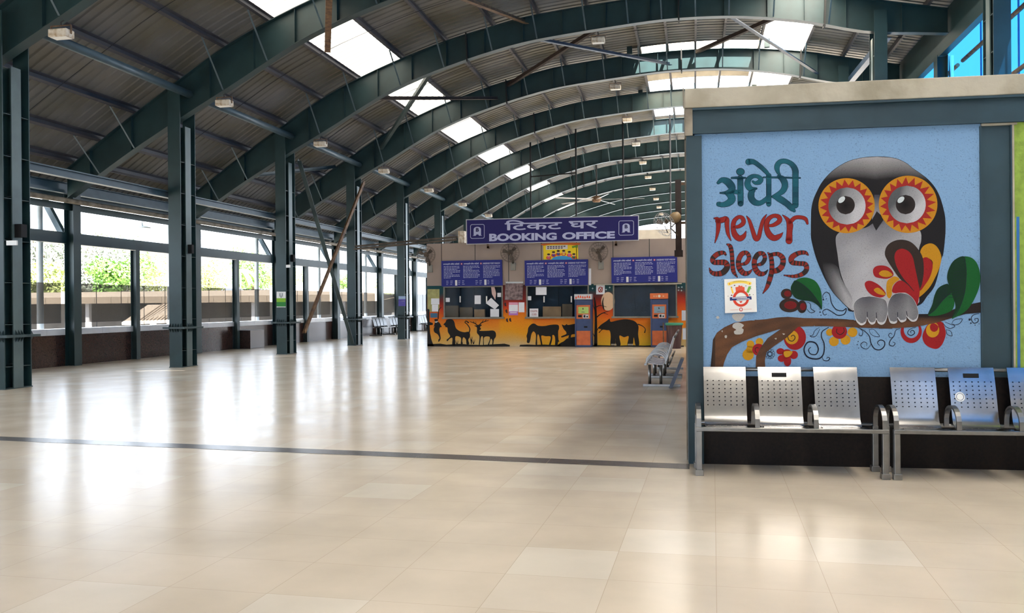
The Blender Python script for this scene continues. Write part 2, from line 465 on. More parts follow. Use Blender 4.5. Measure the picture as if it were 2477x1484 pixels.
# ------------------------------------------------------------------ arches
def make_arch(y, full=True):
    r = thing('roof_arch', (0, y, 4.4), '', 'roof arch', 'curved roof arches')
    pts = [x for x in XS if x >= -17.41]
    w = MB()
    lo = [(x, low(x)) for x in pts]; hi = [(x, top(x)-.001) for x in pts]
    for i in range(len(pts)-1):
        for s in (-1, 1):
            q = [(lo[i][0], y+s*.006, lo[i][1]), (lo[i+1][0], y+s*.006, lo[i+1][1]), (hi[i+1][0], y+s*.006, hi[i+1][1]), (hi[i][0], y+s*.006, hi[i][1])]
            w.face(q if s < 0 else q[::-1])
    w.build('web', M['teal'], r, smooth=True)
    for nm, tab, s in (('bottom_flange', lo, -1), ('top_flange', hi, 1)):
        f = MB(); t = .018
        for i in range(len(pts)-1):
            a, b = tab[i], tab[i+1]
            z0, z1 = (0, t) if s > 0 else (-t, 0)
            f.add([(a[0], y-.14, a[1]+z0), (b[0], y-.14, b[1]+z0), (b[0], y+.14, b[1]+z0), (a[0], y+.14, a[1]+z0),
                   (a[0], y-.14, a[1]+z1), (b[0], y-.14, b[1]+z1), (b[0], y+.14, b[1]+z1), (a[0], y+.14, a[1]+z1)],
                  [(3, 2, 1, 0), (4, 5, 6, 7), (0, 1, 5, 4), (2, 3, 7, 6)])
        f.build(nm, M['teal'], r)
    if full:
        for x in [-16.6, -15.3, -12.9, -11.6, -10.4, -9.2, -8.0, -6.7, -5.4, -4.1, -2.7, -1.3, 1.0, 2.3, 3.4, 4.6, 6.2]:
            g = MB()
            for s in (-1, 1):
                g.prism([(x-.005, y+s*.007, low(x)), (x+.005, y+s*.007, low(x)), (x+.005, y+s*.007, top(x)), (x-.005, y+s*.007, top(x))], (0, s*.11, 0))
            g.build('stiffener', M['teal'], r)
        for x in (-7.3, -.4, 4.0):
            g = MB(); sl = (low(x+.1)-low(x-.1))/.2
            nx = Vector((-sl, 0, 1)).normalized()
            a, b = Vector((x, 0, low(x))), Vector((x, 0, top(x)))
            a = a - nx*.09; b = b + nx*.06
            g.prism([a+Vector((-.022, y-.16, 0)), a+Vector((.022, y-.16, 0)), b+Vector((.022, y-.16, 0)), b+Vector((-.022, y-.16, 0))], (0, .32, 0))
            g.build('splice_plate', M['dark'], r)
        for x in PUR[1:3]+PUR[4:-2]:
            g = MB(); g.angle((x, y-1.15, top(x)+.03), (x+.02, y-.13, low(x)+.02), .045, .006)
            g.build('fly_brace', M['bluetube'], r)
    return r
arches = []
a0 = make_arch(FY(0)); arches.append(a0)
for i in range(1, 8):
    a = copy_tree(a0); a.location.y = FY(i); arches.append(a)
ap = make_arch(FY(8), False); arches.append(ap)
for i in range(9, NF):
    a = copy_tree(ap); a.location.y = FY(i); arches.append(a)
for i, a in enumerate(arches):
    a['label'] = 'curved teal steel roof arch spanning the hall, %s counted from the front' % ORD[i]

# ------------------------------------------------------------------ inner steel columns
def make_column(x, y, zt, ft=None):
    """cruciform built-up column; ft: height of the outer flanges"""
    r = thing('steel_column', (x, y, 0), '', 'column', 'hall columns')
    y = y+.06
    for nm, yy in (('front_flange', -.37), ('rear_flange', .37)):
        b = MB(); b.box(x-.185, x+.185, y+yy-.012, y+yy+.012, 0, ft or top(x-.2)-.03); b.build(nm, M['teal'], r)
    b = MB(); b.box(x-.009, x+.009, y-.358, y+.358, 0, zt); b.box(x-.168, x+.168, y-.009, y+.009, 0, zt); b.build('web', M['teal'], r)
    for s in (-1, 1):
        b = MB(); b.box(x+s*.18-.012, x+s*.18+.012, y-.135, y+.135, 0, zt); b.build('side_flange', M['plate'], r)
    k = .45
    while k < zt-.3:
        b = MB()
        for sx in (-1, 1):
            for sy in (-1, 1):
                b.prism([(x+sx*.009, y+sy*.137, k), (x+sx*.178, y+sy*.137, k), (x+sx*.178, y+sy*.357, k), (x+sx*.009, y+sy*.357, k)], (0, 0, .012))
                b.prism([(x+sx*.010, y+sy*.010, k+.05), (x+sx*.166, y+sy*.010, k+.05), (x+sx*.166, y+sy*.13, k+.05), (x+sx*.010, y+sy*.13, k+.05)], (0, 0, .012))
        b.build('stiffener', M['teal2'], r)
        k += .86
    b = MB(); b.box(x-.33, x+.33, y-.48, y+.48, 1.055, 1.08); b.box(x-.33, x+.33, y-.48, y+.48, 1.0805, 1.107)
    sp = b.build('splice_flange', M['teal2'], r)
    for s in (1, -1):
        zb = 1.107 if s > 0 else 1.055
        for dx in (-.16, -.08, 0, .08, .16):
            for yy, dirn in ((-.382, -1), (.382, 1)):
                MB().prism([(x+dx-.005, y+yy, zb), (x+dx-.005, y+yy+dirn*.08, zb), (x+dx-.005, y+yy, zb+s*.1)], (.01, 0, 0)).build('gusset', M['teal2'], sp)
        for dy in (-.08, 0, .08):
            for xx, dirn in ((-.192, -1), (.192, 1)):
                MB().prism([(x+xx, y+dy-.005, zb), (x+xx+dirn*.07, y+dy-.005, zb), (x+xx, y+dy-.005, zb+s*.1)], (0, .01, 0)).build('gusset', M['teal2'], sp)
    b = MB(); b.box(x-.2, x+.2, y-.39, y+.39, 0, .02); b.build('base_plate', M['teal2'], r)
    return r
CX = -13.855
c0 = make_column(CX, FY(0), low(CX-.3)-.04); cols = [c0]
for i in range(1, 9):
    c = copy_tree(c0); c.location.y = FY(i); cols.append(c)
for i, c in enumerate(cols):
    c['label'] = 'green steel column of the left row, %s counted from the front' % ORD[i]
rc = make_column(5.55, FY(2), low(6.9)-.08, 10.4)
rc['label'] = 'steel column standing behind the owl wall, its narrow side plate lit cream'
c = copy_tree(rc); c.location = (5.5, FY(3), 0); c['label'] = 'short visible head of a steel column behind the owl wall, left of the taller ones'
c = copy_tree(rc); c.location = (6.9, FY(1), 0); c['label'] = 'widest steel column above the owl wall, in front of the blue glazing'

# ------------------------------------------------------------------ window wall on the left
def i_post(name, x, y, z0, z1, w, dpt, m, label, group, turn=False):
    r = thing(name, (x, y, z0), label, 'post', group)
    b = MB(); b.box(x+dpt/2-.012, x+dpt/2, y-w/2, y+w/2, z0, z1); b.build('inner_flange', m, r)
    b = MB(); b.box(x-dpt/2, x-dpt/2+.012, y-w/2, y+w/2, z0, z1); b.build('outer_flange', m, r)
    b = MB(); b.box(x-dpt/2+.012, x+dpt/2-.012, y-.008, y+.008, z0, z1); b.build('web', m, r)
    return r
for i in range(-1, 9):
    y = FY(i)
    nm = ORD[i+1]
    i_post('wall_post', WX+.16, y+.2, 0, 4.9, .32, .30, M['teal'], 'broad steel post of the window wall with a drain pipe behind, %s from the front' % nm, 'broad window wall posts')
    dp = MB(); dp.tube([(WX-.55, y-.25, -3.9), (WX-.55, y-.25, 4.5), (WX-.50, y-.25, 4.62), (WX-.3, y-.25, 4.68)], .09, 12)
    tag(dp.build('drain_pipe', M['palepipe'], smooth=True), 'pale drain pipe outside the window wall beside the %s broad post' % nm, 'pipe', 'drain pipes', 'thing')
    ym = y+BAY/2
    i_post('mullion_post', WX+.10, ym, .0, 3.47, .2, .2, M['teal2'], 'slim steel post of the window wall midway after the %s broad post' % nm, 'slim window wall posts')
    b = MB(); b.box(WX-.11, WX+.1, y+.38, y+BAY+.02, 3.48, 3.80)
    tag(b.build('window_rail', M['teal']), 'thick steel rail across the window openings after the %s broad post' % nm, 'rail', 'window wall rails', 'thing')
    b = MB(); b.box(WX-.10, WX-.08, y+.4, y+BAY, 1.22, 2.36); s_ = b.build('mesh_screen', M['mesh'])
    tag(s_, 'grey see-through mesh screen between the posts after the %s broad post' % nm, 'screen', 'mesh screens', 'thing')
    for q in range(1, 5):
        t = MB(); t.tube([(WX-.115, y+.4+q*1.2, 1.07), (WX-.115, y+.4+q*1.2, 2.36)], .010, 6); t.build('tie_rod', M['dark'], s_)
    # outside bracket under the eave
    b = MB(); b.bar((WX-.11, y+.12, 3.78), (WX-.66, y+.12, 4.72), .14, .16); 
    tag(b.build('eave_bracket', M['bluetube']), 'slanting bracket outside, under the eave by the %s broad post' % nm, 'bracket', 'eave brackets', 'thing')
b = MB(); b.box(WX-.1, WX+.12, -1, 90, 4.91, 5.0); b.box(WX, WX+.016, -1, 90, 5.0, 5.2); b.box(WX-.1, WX+.12, -1, 90, 5.2, 5.215)
tag(b.build('eave_beam', M['bluetube']), 'long blue-grey steel beam along the left eave above the posts', 'beam', None, 'thing')
b = MB(); b.box(WX+.13, WX+.16, -1, 90, 4.43, 4.62)
tag(b.build('eave_fascia', M['teal']), 'long dark steel fascia under the eave pipe of the left windows', 'beam', None, 'thing')
b = MB(); b.tube([(WX+.40, 0, 4.66), (WX+.40, 31, 4.66), (WX+.40, 60, 4.66)], .07, 10)
tag(b.build('gutter_pipe', M['pipe'], smooth=True), 'long dirty cream pipe hung under the left eave', 'pipe', None, 'thing')
b = MB(); b.box(-18.3, WX-.12, -1, 90, 4.78, 4.92)
tag(b.build('gutter', M['teal2']), 'long gutter box along the left eave outside the posts', 'gutter', None, 'thing')
for i in range(0, 8):
    t = MB()
    t.tube([(-13.55, FY(i)+.02, 7.50), (-13.55, FY(i+1)-.02, 7.50)], .105, 12)
    tag(t.build('tie_tube', M['bluetube'], smooth=True), 'blue-grey round tie tube at the column heads, between the %s and %s columns' % (ORD[i], ORD[i+1]), 'tube', 'tie tubes at column heads', 'thing')
    r = MB(); r.box(-14.28, -14.12, FY(i)+.0, FY(i+1)-.01, 4.66, 4.69); r.box(-14.21, -14.195, FY(i), FY(i+1)-.01, 4.69, 4.82); r.box(-14.28, -14.12, FY(i), FY(i+1)-.01, 4.82, 4.85)
    tag(r.build('tie_rail', M['bluetube']), 'pale blue steel rail at mid height between the %s and %s columns' % (ORD[i], ORD[i+1]), 'rail', 'rails between left columns', 'thing')
# brown granite plinth box by the wall
b = MB(); b.box(WX+.02, WX+.62, 32.34, 33.5, 0, .72)
tag(b.build('plinth_box', M['granite'], bevel=.01), 'dark granite box standing on the floor against the left wall', 'box', None, 'thing')

# ------------------------------------------------------------------ bracing
def brace(p, q, w, m, label, cat='brace', group='diagonal braces'):
    b = MB(); b.angle(p, q, w, .014)
    return tag(b.build('brace_bar', m), label, cat, group, 'thing')
brace((-13.42, FY(2)+.3, 6.75), (-13.75, FY(3)-.42, .10), .15, M['teal2'], 'teal diagonal bar falling from the third to the foot of the fourth column')
brace((-13.32, FY(3)-.28, 6.75), (-13.32, FY(2)+.25, .75), .15, M['rust'], 'rusty brown diagonal bar crossing the teal one between third and fourth columns')
yb0, yb1 = FY(2)+.17, FY(3)-.17
brace(at(600, 426, Y=FY(2)+.2), at(815, 403, Y=FY(3)-.2), .13, M['teal2'], 'dark roof brace in the low side bay, between third and fourth columns', 'brace', 'roof braces')
def rb(xa, xb, m, label, dz=.24, w=.13):
    a = Vector((xa, yb0, low(xa)+dz)); b = Vector((xb, yb1, low(xb)+dz))
    brace(a, b, w, m, label, 'brace', 'roof braces')
rb(-10.75, -7.6, M['rustdark'], 'dark roof brace crossing below the left skylight, running up to the right')
rb(-8.15, -12.55, M['teal2'], 'steep pale roof brace crossing below the left skylight', .62)
rb(-5.3, -.8, M['bluepaint'], 'blue roof brace left of the ridge, falling to the right')
rb(-1.9, -7.2, M['rustdark'], 'dark roof brace left of the ridge crossing the blue one', .62)
rb(1.0, 4.6, M['bluepaint'], 'blue roof brace right of the ridge, falling to the right')
rb(3.5, .15, M['rustdark'], 'dark roof brace right of the ridge crossing the blue one', .62)
brace((-6.8, FY(0)+.3, 9.8), (-9.85, FY(1)+.8, 8.72), .16, M['rust'], 'rusty brown bar hanging in front of the left skylight, nearest the front')
brace((-6.35, FY(1), 9.85), (-5.26, FY(2)-.15, 10.85), .15, M['rust'], 'rusty brown bar under the roof near the top of the photo')
brace((5.85, FY(2)+.1, 9.75), (5.75, FY(3)-.25, 9.85), .2, M['bluepaint'], 'blue channel strut left of the tall column above the owl wall', 'strut', 'struts above the owl wall')
brace((7.8, FY(1)+.1, 11.15), (7.7, FY(2)-.1, 11.3), .2, M['bluepaint'], 'blue channel strut at the top edge, right of the tall column', 'strut', 'struts above the owl wall')

# ------------------------------------------------------------------ ridge monitor (raised roof over the opening)
mn = thing('roof_monitor', (.2, MON0, 11.4), 'raised ridge roof over the white gap, with a cream fascia and teal posts', 'roof vent')
b = MB(); b.box(-2.4, 2.85, MON0-.2, FY(4)+.46, 12.62, 12.66); b.build('raised_sheet', M['sky'], mn)
for xx in (-2.46, 2.87):
    b = MB(); b.box(xx, xx+.02, MON0-.2, FY(4)+.46, top(xx)+.3, 12.61); b.build('sun_diffuser_sheet', M['skydim'], mn)  # side sheets added to diffuse the sun entering the ridge opening
for yy, z0_, dz_ in ((MON0-.02, 11.58, .14), (FY(4)+.36, 12.05, .5)):
    b = MB()
    for k in range(10):
        x0, x1 = -2.4+k*.525, -2.4+(k+1)*.525
        zz = lambda x: z0_-.02*(x-.2)**2
        b.add([(x, yv, z) for yv in (yy, yy+.06) for x, z in ((x0, zz(x0)), (x1, zz(x1)), (x1, zz(x1)+dz_), (x0, zz(x0)+dz_))],
              [(0, 1, 2, 3), (7, 6, 5, 4), (0, 4, 5, 1), (3, 2, 6, 7)])
    b.build('fascia', M['fascia'], mn)
for xx in (-2.35, 2.75):
    for yy in (MON0, FY(4)+.25):
        b = MB(); b.box(xx-.1, xx+.1, yy-.08, yy+.08, top(xx)-.05, 12.6); b.build('post', M['teal'], mn)
for k in range(5):
    x = -1.9+k*1.05
    b = MB(); b.box(x-.03, x+.03, FY(4)-.4, FY(4)+.34, 12.3, 12.6); b.build('rafter', M['fascia'], mn)

# ------------------------------------------------------------------ right side: outer eave, posts and blue glazing
b = MB(); b.box(7.25, 7.45, 14, 100, 8.98, 9.35)
tag(b.build('eave_beam', M['teal']), 'dark teal beam along the right eave above the blue glazing', 'beam', None, 'thing')
b = MB(); b.box(7.56, 7.66, 9.7, 100, 9.36, 10.5)
tag(b.build('eave_fascia', M['teal']), 'dark fascia closing the roof edge above the right eave beam', 'beam', None, 'thing')
for k, (yy, w) in enumerate(((FY(2), .42), (FY(2)+BAY/2, .26), (FY(3), .42), (FY(3)+BAY/2, .26))):
    i_post('wall_post', 7.3, yy, 0, 8.97, w, .3, M['teal'], 'steel post between the blue panes right of the owl wall top, %s from the front' % ORD[k], 'right window wall posts')
dp = MB(); dp.tube([(7.62, FY(2)+.1, 0), (7.62, FY(2)+.1, 9.0)], .07, 10)
tag(dp.build('drain_pipe', M['palepipe'], smooth=True), 'pale pipe running down beside the first post at the blue glazing', 'pipe', None, 'thing')
for k in range(-2, 4):
    y0 = FY(k)+.25 if k >= -1 else -6.5
    y1 = FY(k+1)-.25
    g = thing('glazing_panel', (7.9, (y0+y1)/2, 3.0), 'blue tinted glazing panel above the owl wall, %s bay from the front' % ORD[k+2], 'window', 'blue glazing')
    b = MB(); b.face([(7.9, y0-.25, 3.0), (7.9, y1+.25, 3.0), (7.9, y1+.25, 11.5), (7.9, y0-.25, 11.5)]); b.build('pane', M['blueglass'], g)
    for zz in (5.7, 7.3, 8.75, 10.2):
        b = MB(); b.tube([(7.84, y0, zz), (7.84, y1, zz)], .06, 8); b.build('glazing_rail', M['rust'], g)
    for q in range(1, 4):
        b = MB(); b.box(7.89, 7.93, y0+(y1-y0)*q/4-.012, y0+(y1-y0)*q/4+.012, 3.0, 11.5); b.build('glazing_bar', M['kblue'], g)

# ------------------------------------------------------------------ lamps
def make_lamp(x, y, z):
    r = thing('flood_light', (x, y, z), '', 'lamp')
    b = MB(); b.box(x-.21, x+.21, y-.13, y+.13, z-.02, z+.14)
    b.build('housing', M['lamp'], r, bevel=.02)
    b = MB(); b.box(x-.18, x+.18, y-.10, y+.10, z-.026, z-.02); b.build('lens', M['white'], r)
    b = MB(); b.box(x-.235, x-.222, y-.02, y+.02, z+.05, z+.22); b.box(x+.222, x+.235, y-.02, y+.02, z+.05, z+.22); b.box(x-.235, x+.235, y-.02, y+.02, z+.22, z+.235)
    b.build('bracket', M['rust'], r)
    b = MB(); b.tube([(x, y, z+.235), (x, y, z+.3), (x-.02, y+.1, max(z+.36, 0))], .015, 6); b.build('hanger', M['dark'], r)
    return r
l0 = make_lamp(-12.47, FY(0)-.1, 7.12)
for i in range(0, 8):
    o = l0 if i == 0 else copy_tree(l0)
    o.location.y = FY(i)-.1
    tag(o, 'boxy white floodlight hung at the left side of the %s roof arch from the front' % ORD[i], 'lamp', 'floodlights on the left of the arches')
for i in range(2, 12):
    o = copy_tree(l0); o.location = (-2.95, FY(i)-.05, 10.05)
    tag(o, 'boxy white floodlight hung near the ridge from the %s roof arch' % ORD[i], 'lamp', 'floodlights near the ridge')

# ------------------------------------------------------------------ painting helpers
def smooth_loop(p, n=5):
    N = len(p); out = []
    for i in range(N):
        p0, p1, p2, p3 = p[i-1], p[i], p[(i+1) % N], p[(i+2) % N]
        for k in range(n):
            t = k/n
            out.append(tuple(.5*(2*p1[j]+(p2[j]-p0[j])*t+(2*p0[j]-5*p1[j]+4*p2[j]-p3[j])*t*t+(3*p1[j]-p0[j]-3*p2[j]+p3[j])*t**3) for j in (0, 1)))
    return out
def smooth_line(p, n=6):
    out = []
    for i in range(len(p)-1):
        p0, p1, p2, p3 = p[max(i-1, 0)], p[i], p[i+1], p[min(i+2, len(p)-1)]
        for k in range(n):
            t = k/n
            out.append(tuple(.5*(2*p1[j]+(p2[j]-p0[j])*t+(2*p0[j]-5*p1[j]+4*p2[j]-p3[j])*t*t+(3*p1[j]-p0[j]-3*p2[j]+p3[j])*t**3) for j in range(len(p1))))
    return out+[tuple(p[-1])]
def ell(cx, cy, rx, ry=None, n=36, a0=0, a1=2*PI):
    ry = rx if ry is None else ry
    return [(cx+rx*math.cos(a0+(a1-a0)*k/n), cy+ry*math.sin(a0+(a1-a0)*k/n)) for k in range(n)]
class Canvas:
    """draws in picture coordinates of one zoomed crop, on a given wall"""
    def __init__(s, mb, x0, y0, sc, plane): s.mb, s.x0, s.y0, s.sc, s.pl = mb, x0, y0, sc, plane
    def put(s, off): return lambda x, y: s.pl(s.x0+x/s.sc, s.y0+y/s.sc, off)
    def fill(s, loop, col, off, smooth=True, holes=()):
        L = smooth_loop(loop) if smooth else loop
        s.mb.tri([L]+[list(h) for h in holes], s.put(off), col)
    def ell(s, cx, cy, rx, ry, col, off, n=36): s.mb.tri([ell(cx, cy, rx, ry, n)], s.put(off), col)
    def grad(s, loop, fn, off, step=9, nx=26, smooth=True):
        """scan-line fill with a colour per corner"""
        L = smooth_loop(loop) if smooth else loop
        ys = [p[1] for p in L]; y0, y1 = min(ys), max(ys); put = s.put(off)
        def cuts(y):
            xs = []
            for (ax, ay), (bx, by) in zip(L, L[1:]+L[:1]):
                if (ay <= y) != (by <= y): xs.append(ax+(bx-ax)*(y-ay)/(by-ay))
            return sorted(xs)
        n = max(2, int((y1-y0)/step)); e = (y1-y0)*1e-6
        for j in range(n):
            ya, yb = y0+(y1-y0)*j/n+e, y0+(y1-y0)*(j+1)/n-e
            A, B = cuts(ya), cuts(yb)
            if len(A) != len(B): A = B = cuts((ya+yb)/2)
            for k in range(0, len(A)-1, 2):
                for i in range(nx):
                    q = [(A[k]+(A[k+1]-A[k])*i/nx, ya), (A[k]+(A[k+1]-A[k])*(i+1)/nx, ya), (B[k]+(B[k+1]-B[k])*(i+1)/nx, yb), (B[k]+(B[k+1]-B[k])*i/nx, yb)]
                    s.mb.face([put(*p) for p in q], tuple(fn(*p) for p in q))
    def stroke(s, pts, col, off, n=6, outline=None, ow_=8, raw=False, thin=1.0):
        """pts: (x, y, width); col may be a function of arc length"""
        L = pts if raw else smooth_line(pts, n)
        def ribbon(extra, off, col):
            put = s.put(off); l, r = [], []
            for i, p in enumerate(L):
                a, b = L[max(i-1, 0)], L[min(i+1, len(L)-1)]
                dx, dy = b[0]-a[0], b[1]-a[1]; d = math.hypot(dx, dy) or 1
                w = max(p[2]*thin, 1)/2+extra
                l.append((p[0]-dy/d*w, p[1]+dx/d*w)); r.append((p[0]+dy/d*w, p[1]-dx/d*w))
            acc = 0
            for i in range(len(L)-1):
                acc += math.hypot(L[i+1][0]-L[i][0], L[i+1][1]-L[i][1])
                c = col(acc, L[i]) if callable(col) else col
                s.mb.face([put(*l[i]), put(*l[i+1]), put(*r[i+1]), put(*r[i])], c)
            for p in (L[0], L[-1]):
                c = col(0, p) if callable(col) else col
                if p[2]*thin+2*extra > 12: s.mb.tri([ell(p[0], p[1], p[2]*thin/2+extra, None, 14)], put, c)
        if outline: ribbon(ow_, off-.0006, outline)
        ribbon(0, off, col)

def text_tris(body, bold=0.0, res=4):
    c = bpy.data.curves.new('lettering', 'FONT'); c.body = body; c.offset = bold; c.resolution_u = res
    o = bpy.data.objects.new('lettering', c); COL.objects.link(o)
    dg = bpy.context.evaluated_depsgraph_get()
    me = bpy.data.meshes.new_from_object(o.evaluated_get(dg)); me.calc_loop_triangles()
    T = [[(me.vertices[i].co.x, me.vertices[i].co.y) for i in t.vertices] for t in me.loop_triangles]
    bpy.data.objects.remove(o); bpy.data.curves.remove(c); bpy.data.meshes.remove(me)
    xs = [p[0] for t in T for p in t]; ys = [p[1] for t in T for p in t]
    x0, x1, y0, y1 = min(xs), max(xs), min(ys), max(ys)
    return [[((p[0]-x0)/(x1-x0), (p[1]-y0)/(y1-y0)) for p in t] for t in T]
def text(mb, body, quad, put, col, bold=0.0, res=4):
    """quad: picture points top-left, top-right, bottom-right, bottom-left"""
    tl, tr, br, bl = quad
    for t in text_tris(body, bold, res):
        P = []
        for u, v in t:
            x = (bl[0]*(1-u)+br[0]*u)*(1-v)+(tl[0]*(1-u)+tr[0]*u)*v
            y = (bl[1]*(1-u)+br[1]*u)*(1-v)+(tl[1]*(1-u)+tr[1]*u)*v
            P.append(put(x, y))
        mb.face(P, col)

# ------------------------------------------------------------------ owl wall: the block on the right
def owq(mb, px, depth, off):
    """slab on the owl wall: picture outline, thickness into the wall, offset of its face"""
    mb.prism([ow(x, y, off) for x, y in px], -ON*depth)
def wbox(mb, a, b, z0, z1, off, depth):
    """slab between distances a..b along the wall, heights z0..z1"""
    base = Vector((0, OA, 0))
    P = [base+OT*u+Vector((0, 0, z))+ON*off for u, z in ((a, z0), (b, z0), (b, z1), (a, z1))]
    mb.prism(P, -ON*depth)
OLEN = 4.6
b = MB(); wbox(b, .02, 2.755, .9, 3.38, -.02, .22)
M['bluewall'] = mat('sky_blue_wall_paint', (.165, .30, .49), .85, 0, .5, 75, .5, col2=(.09, .16, .26), detail=8, bscale=60)
_r = [n for n in M['bluewall'].node_tree.nodes if n.type == 'VALTORGB'][0]
_r.color_ramp.elements[0].position = .26; _r.color_ramp.elements[1].position = .43
wall_right = struct(b, 'wall_right', M['bluewall'])
b = MB(); wbox(b, -.02, 3.06, 0, .9, -.015, .235); struct(b, 'baseboard_right', M['granited'])
b = MB(); wbox(b, 3.056, OLEN, .9, 3.38, -.01, .22); wg = struct(b, 'wall_far_right', M['green'])
b = MB(); wbox(b, 3.06, OLEN, 0, .9, -.012, .235); struct(b, 'baseboard_far_right', M['granited'])
b = MB(); wbox(b, 3.072, 3.098, .9, 2.46, -.007, .002); b.build('paint_stripe', M['bluestripe'], wg)
b = MB(); wbox(b, -.075, OLEN, 3.64, 3.835, .035, .40); struct(b, 'trim_3', M['cream'], bevel=.008)
b = MB(); wbox(b, 3.036, 3.054, .9, 3.372, 0, .2); wbox(b, 2.76, 3.08, 3.352, 3.372, .004, .2)
struct(b, 'trim_4', M['cream'])
b = MB(); wbox(b, -.075, -.0, 3.36, 3.635, .02, .3); struct(b, 'trim_9', M['pipe'])
b = MB(); wbox(b, .0, OLEN, 3.375, 3.395, .03, .12); wbox(b, .0, OLEN, 3.615, 3.637, .03, .12); wbox(b, .0, OLEN, 3.395, 3.615, -.015, .02)
tag(struct(b, 'trim_5', M['teal3']))
b = MB(); wbox(b, -.055, .09, .0, 3.36, .0, .02); wbox(b, -.062, -.055, 0, 3.36, .004, .24)
struct(b, 'trim_6', M['teal3'])
b = MB(); wbox(b, 2.755, 3.03, .902, 3.35, -.03, .02); wbox(b, 2.745, 2.757, .902, 3.35, .0, .06); wbox(b, 3.022, 3.034, .902, 3.35, .0, .06)
struct(b, 'trim_7', M['teal3'])
# side face of the block towards the hall, and its closed rear and roof
b = MB(); b.box(-.05, .16, OA+.3, 30.0, 0, 3.6); struct(b, 'wall_side', M['block'])
b = MB(); b.box(-.05, 12, OA+.75, 30.0, 3.6, 3.78); struct(b, 'slab', M['block'])
b = MB(); b.box(-.05, 12, 29.8, 30.0, 0, 3.6); struct(b, 'wall_rear', M['block'])
b = MB(); b.box(7.5, 7.7, 30.3, 100, 0, 3.0); b.box(7.5, 7.7, -7, 9.6, 0, 6.0); struct(b, 'wall_outer', M['block'])
# unseen front wall added behind the camera, its opening sized to limit the light
b = MB(); b.box(-18, -9, -7.4, -7.15, 0, 12); b.box(-.5, 7.7, -7.4, -7.15, 0, 12); b.box(-9, -.5, -7.4, -7.15, 3.0, 12); struct(b, 'wall_front', M['block'])
b = MB(); b.box(-.085, -.052, OA+.24, OA+.32, .0, 3.6); struct(b, 'trim_8', M['pipe'])

# ------------------------------------------------------------------ the mural
INK = (.012, .014, .03)
C1 = (1700, 370, 5.496); C2 = (1700, 590, 4.947); C3 = (1950, 370, 5.937); C4 = (1970, 560, 4.498)
def canvas(mb, c): return Canvas(mb, *c, plane=lambda x, y, o: ow(x, y, o-.019))
def lerp(a, b, t): t = min(max(t, 0), 1); return tuple(a[i]+(b[i]-a[i])*t for i in range(3))
def to(c, o, p): return ((c[0]+p[0]/c[2]-o[0])*o[2], (c[1]+p[1]/c[2]-o[1])*o[2])
BLK = (.012, .011, .014); GRY = (.30, .30, .34); WHT = (.62, .62, .66)
# owl
mb = MB(); a = canvas(mb, C3); c4 = canvas(mb, C4)
body = [(80, 900), (85, 800), (110, 680), (160, 560), (230, 430), (330, 310), (450, 210), (600, 125), (750, 80), (900, 58), (1050, 52), (1200, 62), (1330, 90), (1450, 150), (1530, 215), (1640, 290), (1750, 375), (1850, 490), (1920, 620), (1970, 780), (2000, 930), (2005, 1100), (1995, 1250)]
body += [to(C4, C3, p) for p in [(1405, 240), (1385, 300), (1340, 500), (1300, 610), (1230, 700), (1140, 800), (900, 850), (430, 870), (360, 820), (280, 740), (200, 650), (130, 530), (70, 400), (20, 270)]] + [(85, 1250), (78, 1100)]
def bodyc(x, y):
    e = ((x-1000)/900)**2
    t = 1-(y-60-200*e)/330
    c = lerp(BLK, (.40, .39, .40), t*1.05-abs(x-1000)/1700)
    if y > 1450: c = lerp(c, (.2, .2, .24), (x-1700)/250*((y-2000)/400)) if x > 1500 else c
    return c
a.fill([(p[0]+(p[0]-1040)*.006, p[1]+(p[1]-900)*.006) for p in body], BLK, .0012)
a.grad(body, bodyc, .002, 14, 30)
def wing(x, y): return lerp(BLK, (.40, .40, .43), ((y-340)/330)*(1-abs((x-(190+(y-380)*.5))/140)))
c4.grad([(100, 330), (250, 380), (300, 520), (420, 740), (430, 862), (360, 820), (280, 740), (200, 650), (130, 530)], wing, .0028, 10, 12)
def chest(x, y):
    t = .66 - .50*max(0, 1-(y+60)/330)*abs(math.cos((x-700)/300)) - .22*max(0, 1-(x-240)/330) + .10*max(0, (y-350)/350) + .07*math.sin(x/70+y/110)*math.sin(y/90)
    return lerp((.10, .10, .13), WHT, t)
c4.grad([(235, 110), (250, 35), (330, -10), (560, -40), (720, -130), (900, -60), (1120, -20), (1164, 20), (1165, 110), (1140, 220), (1150, 500), (1145, 700), (1110, 800), (800, 850), (435, 862), (415, 730), (330, 570), (280, 420), (255, 250)], chest, .0034, 10, 28)
a.grad([(985, 600), (1060, 600), (1090, 900), (1020, 840), (950, 960)], lambda x, y: lerp((.06, .06, .08), GRY, (y-620)/250), .004, 12, 6, False)
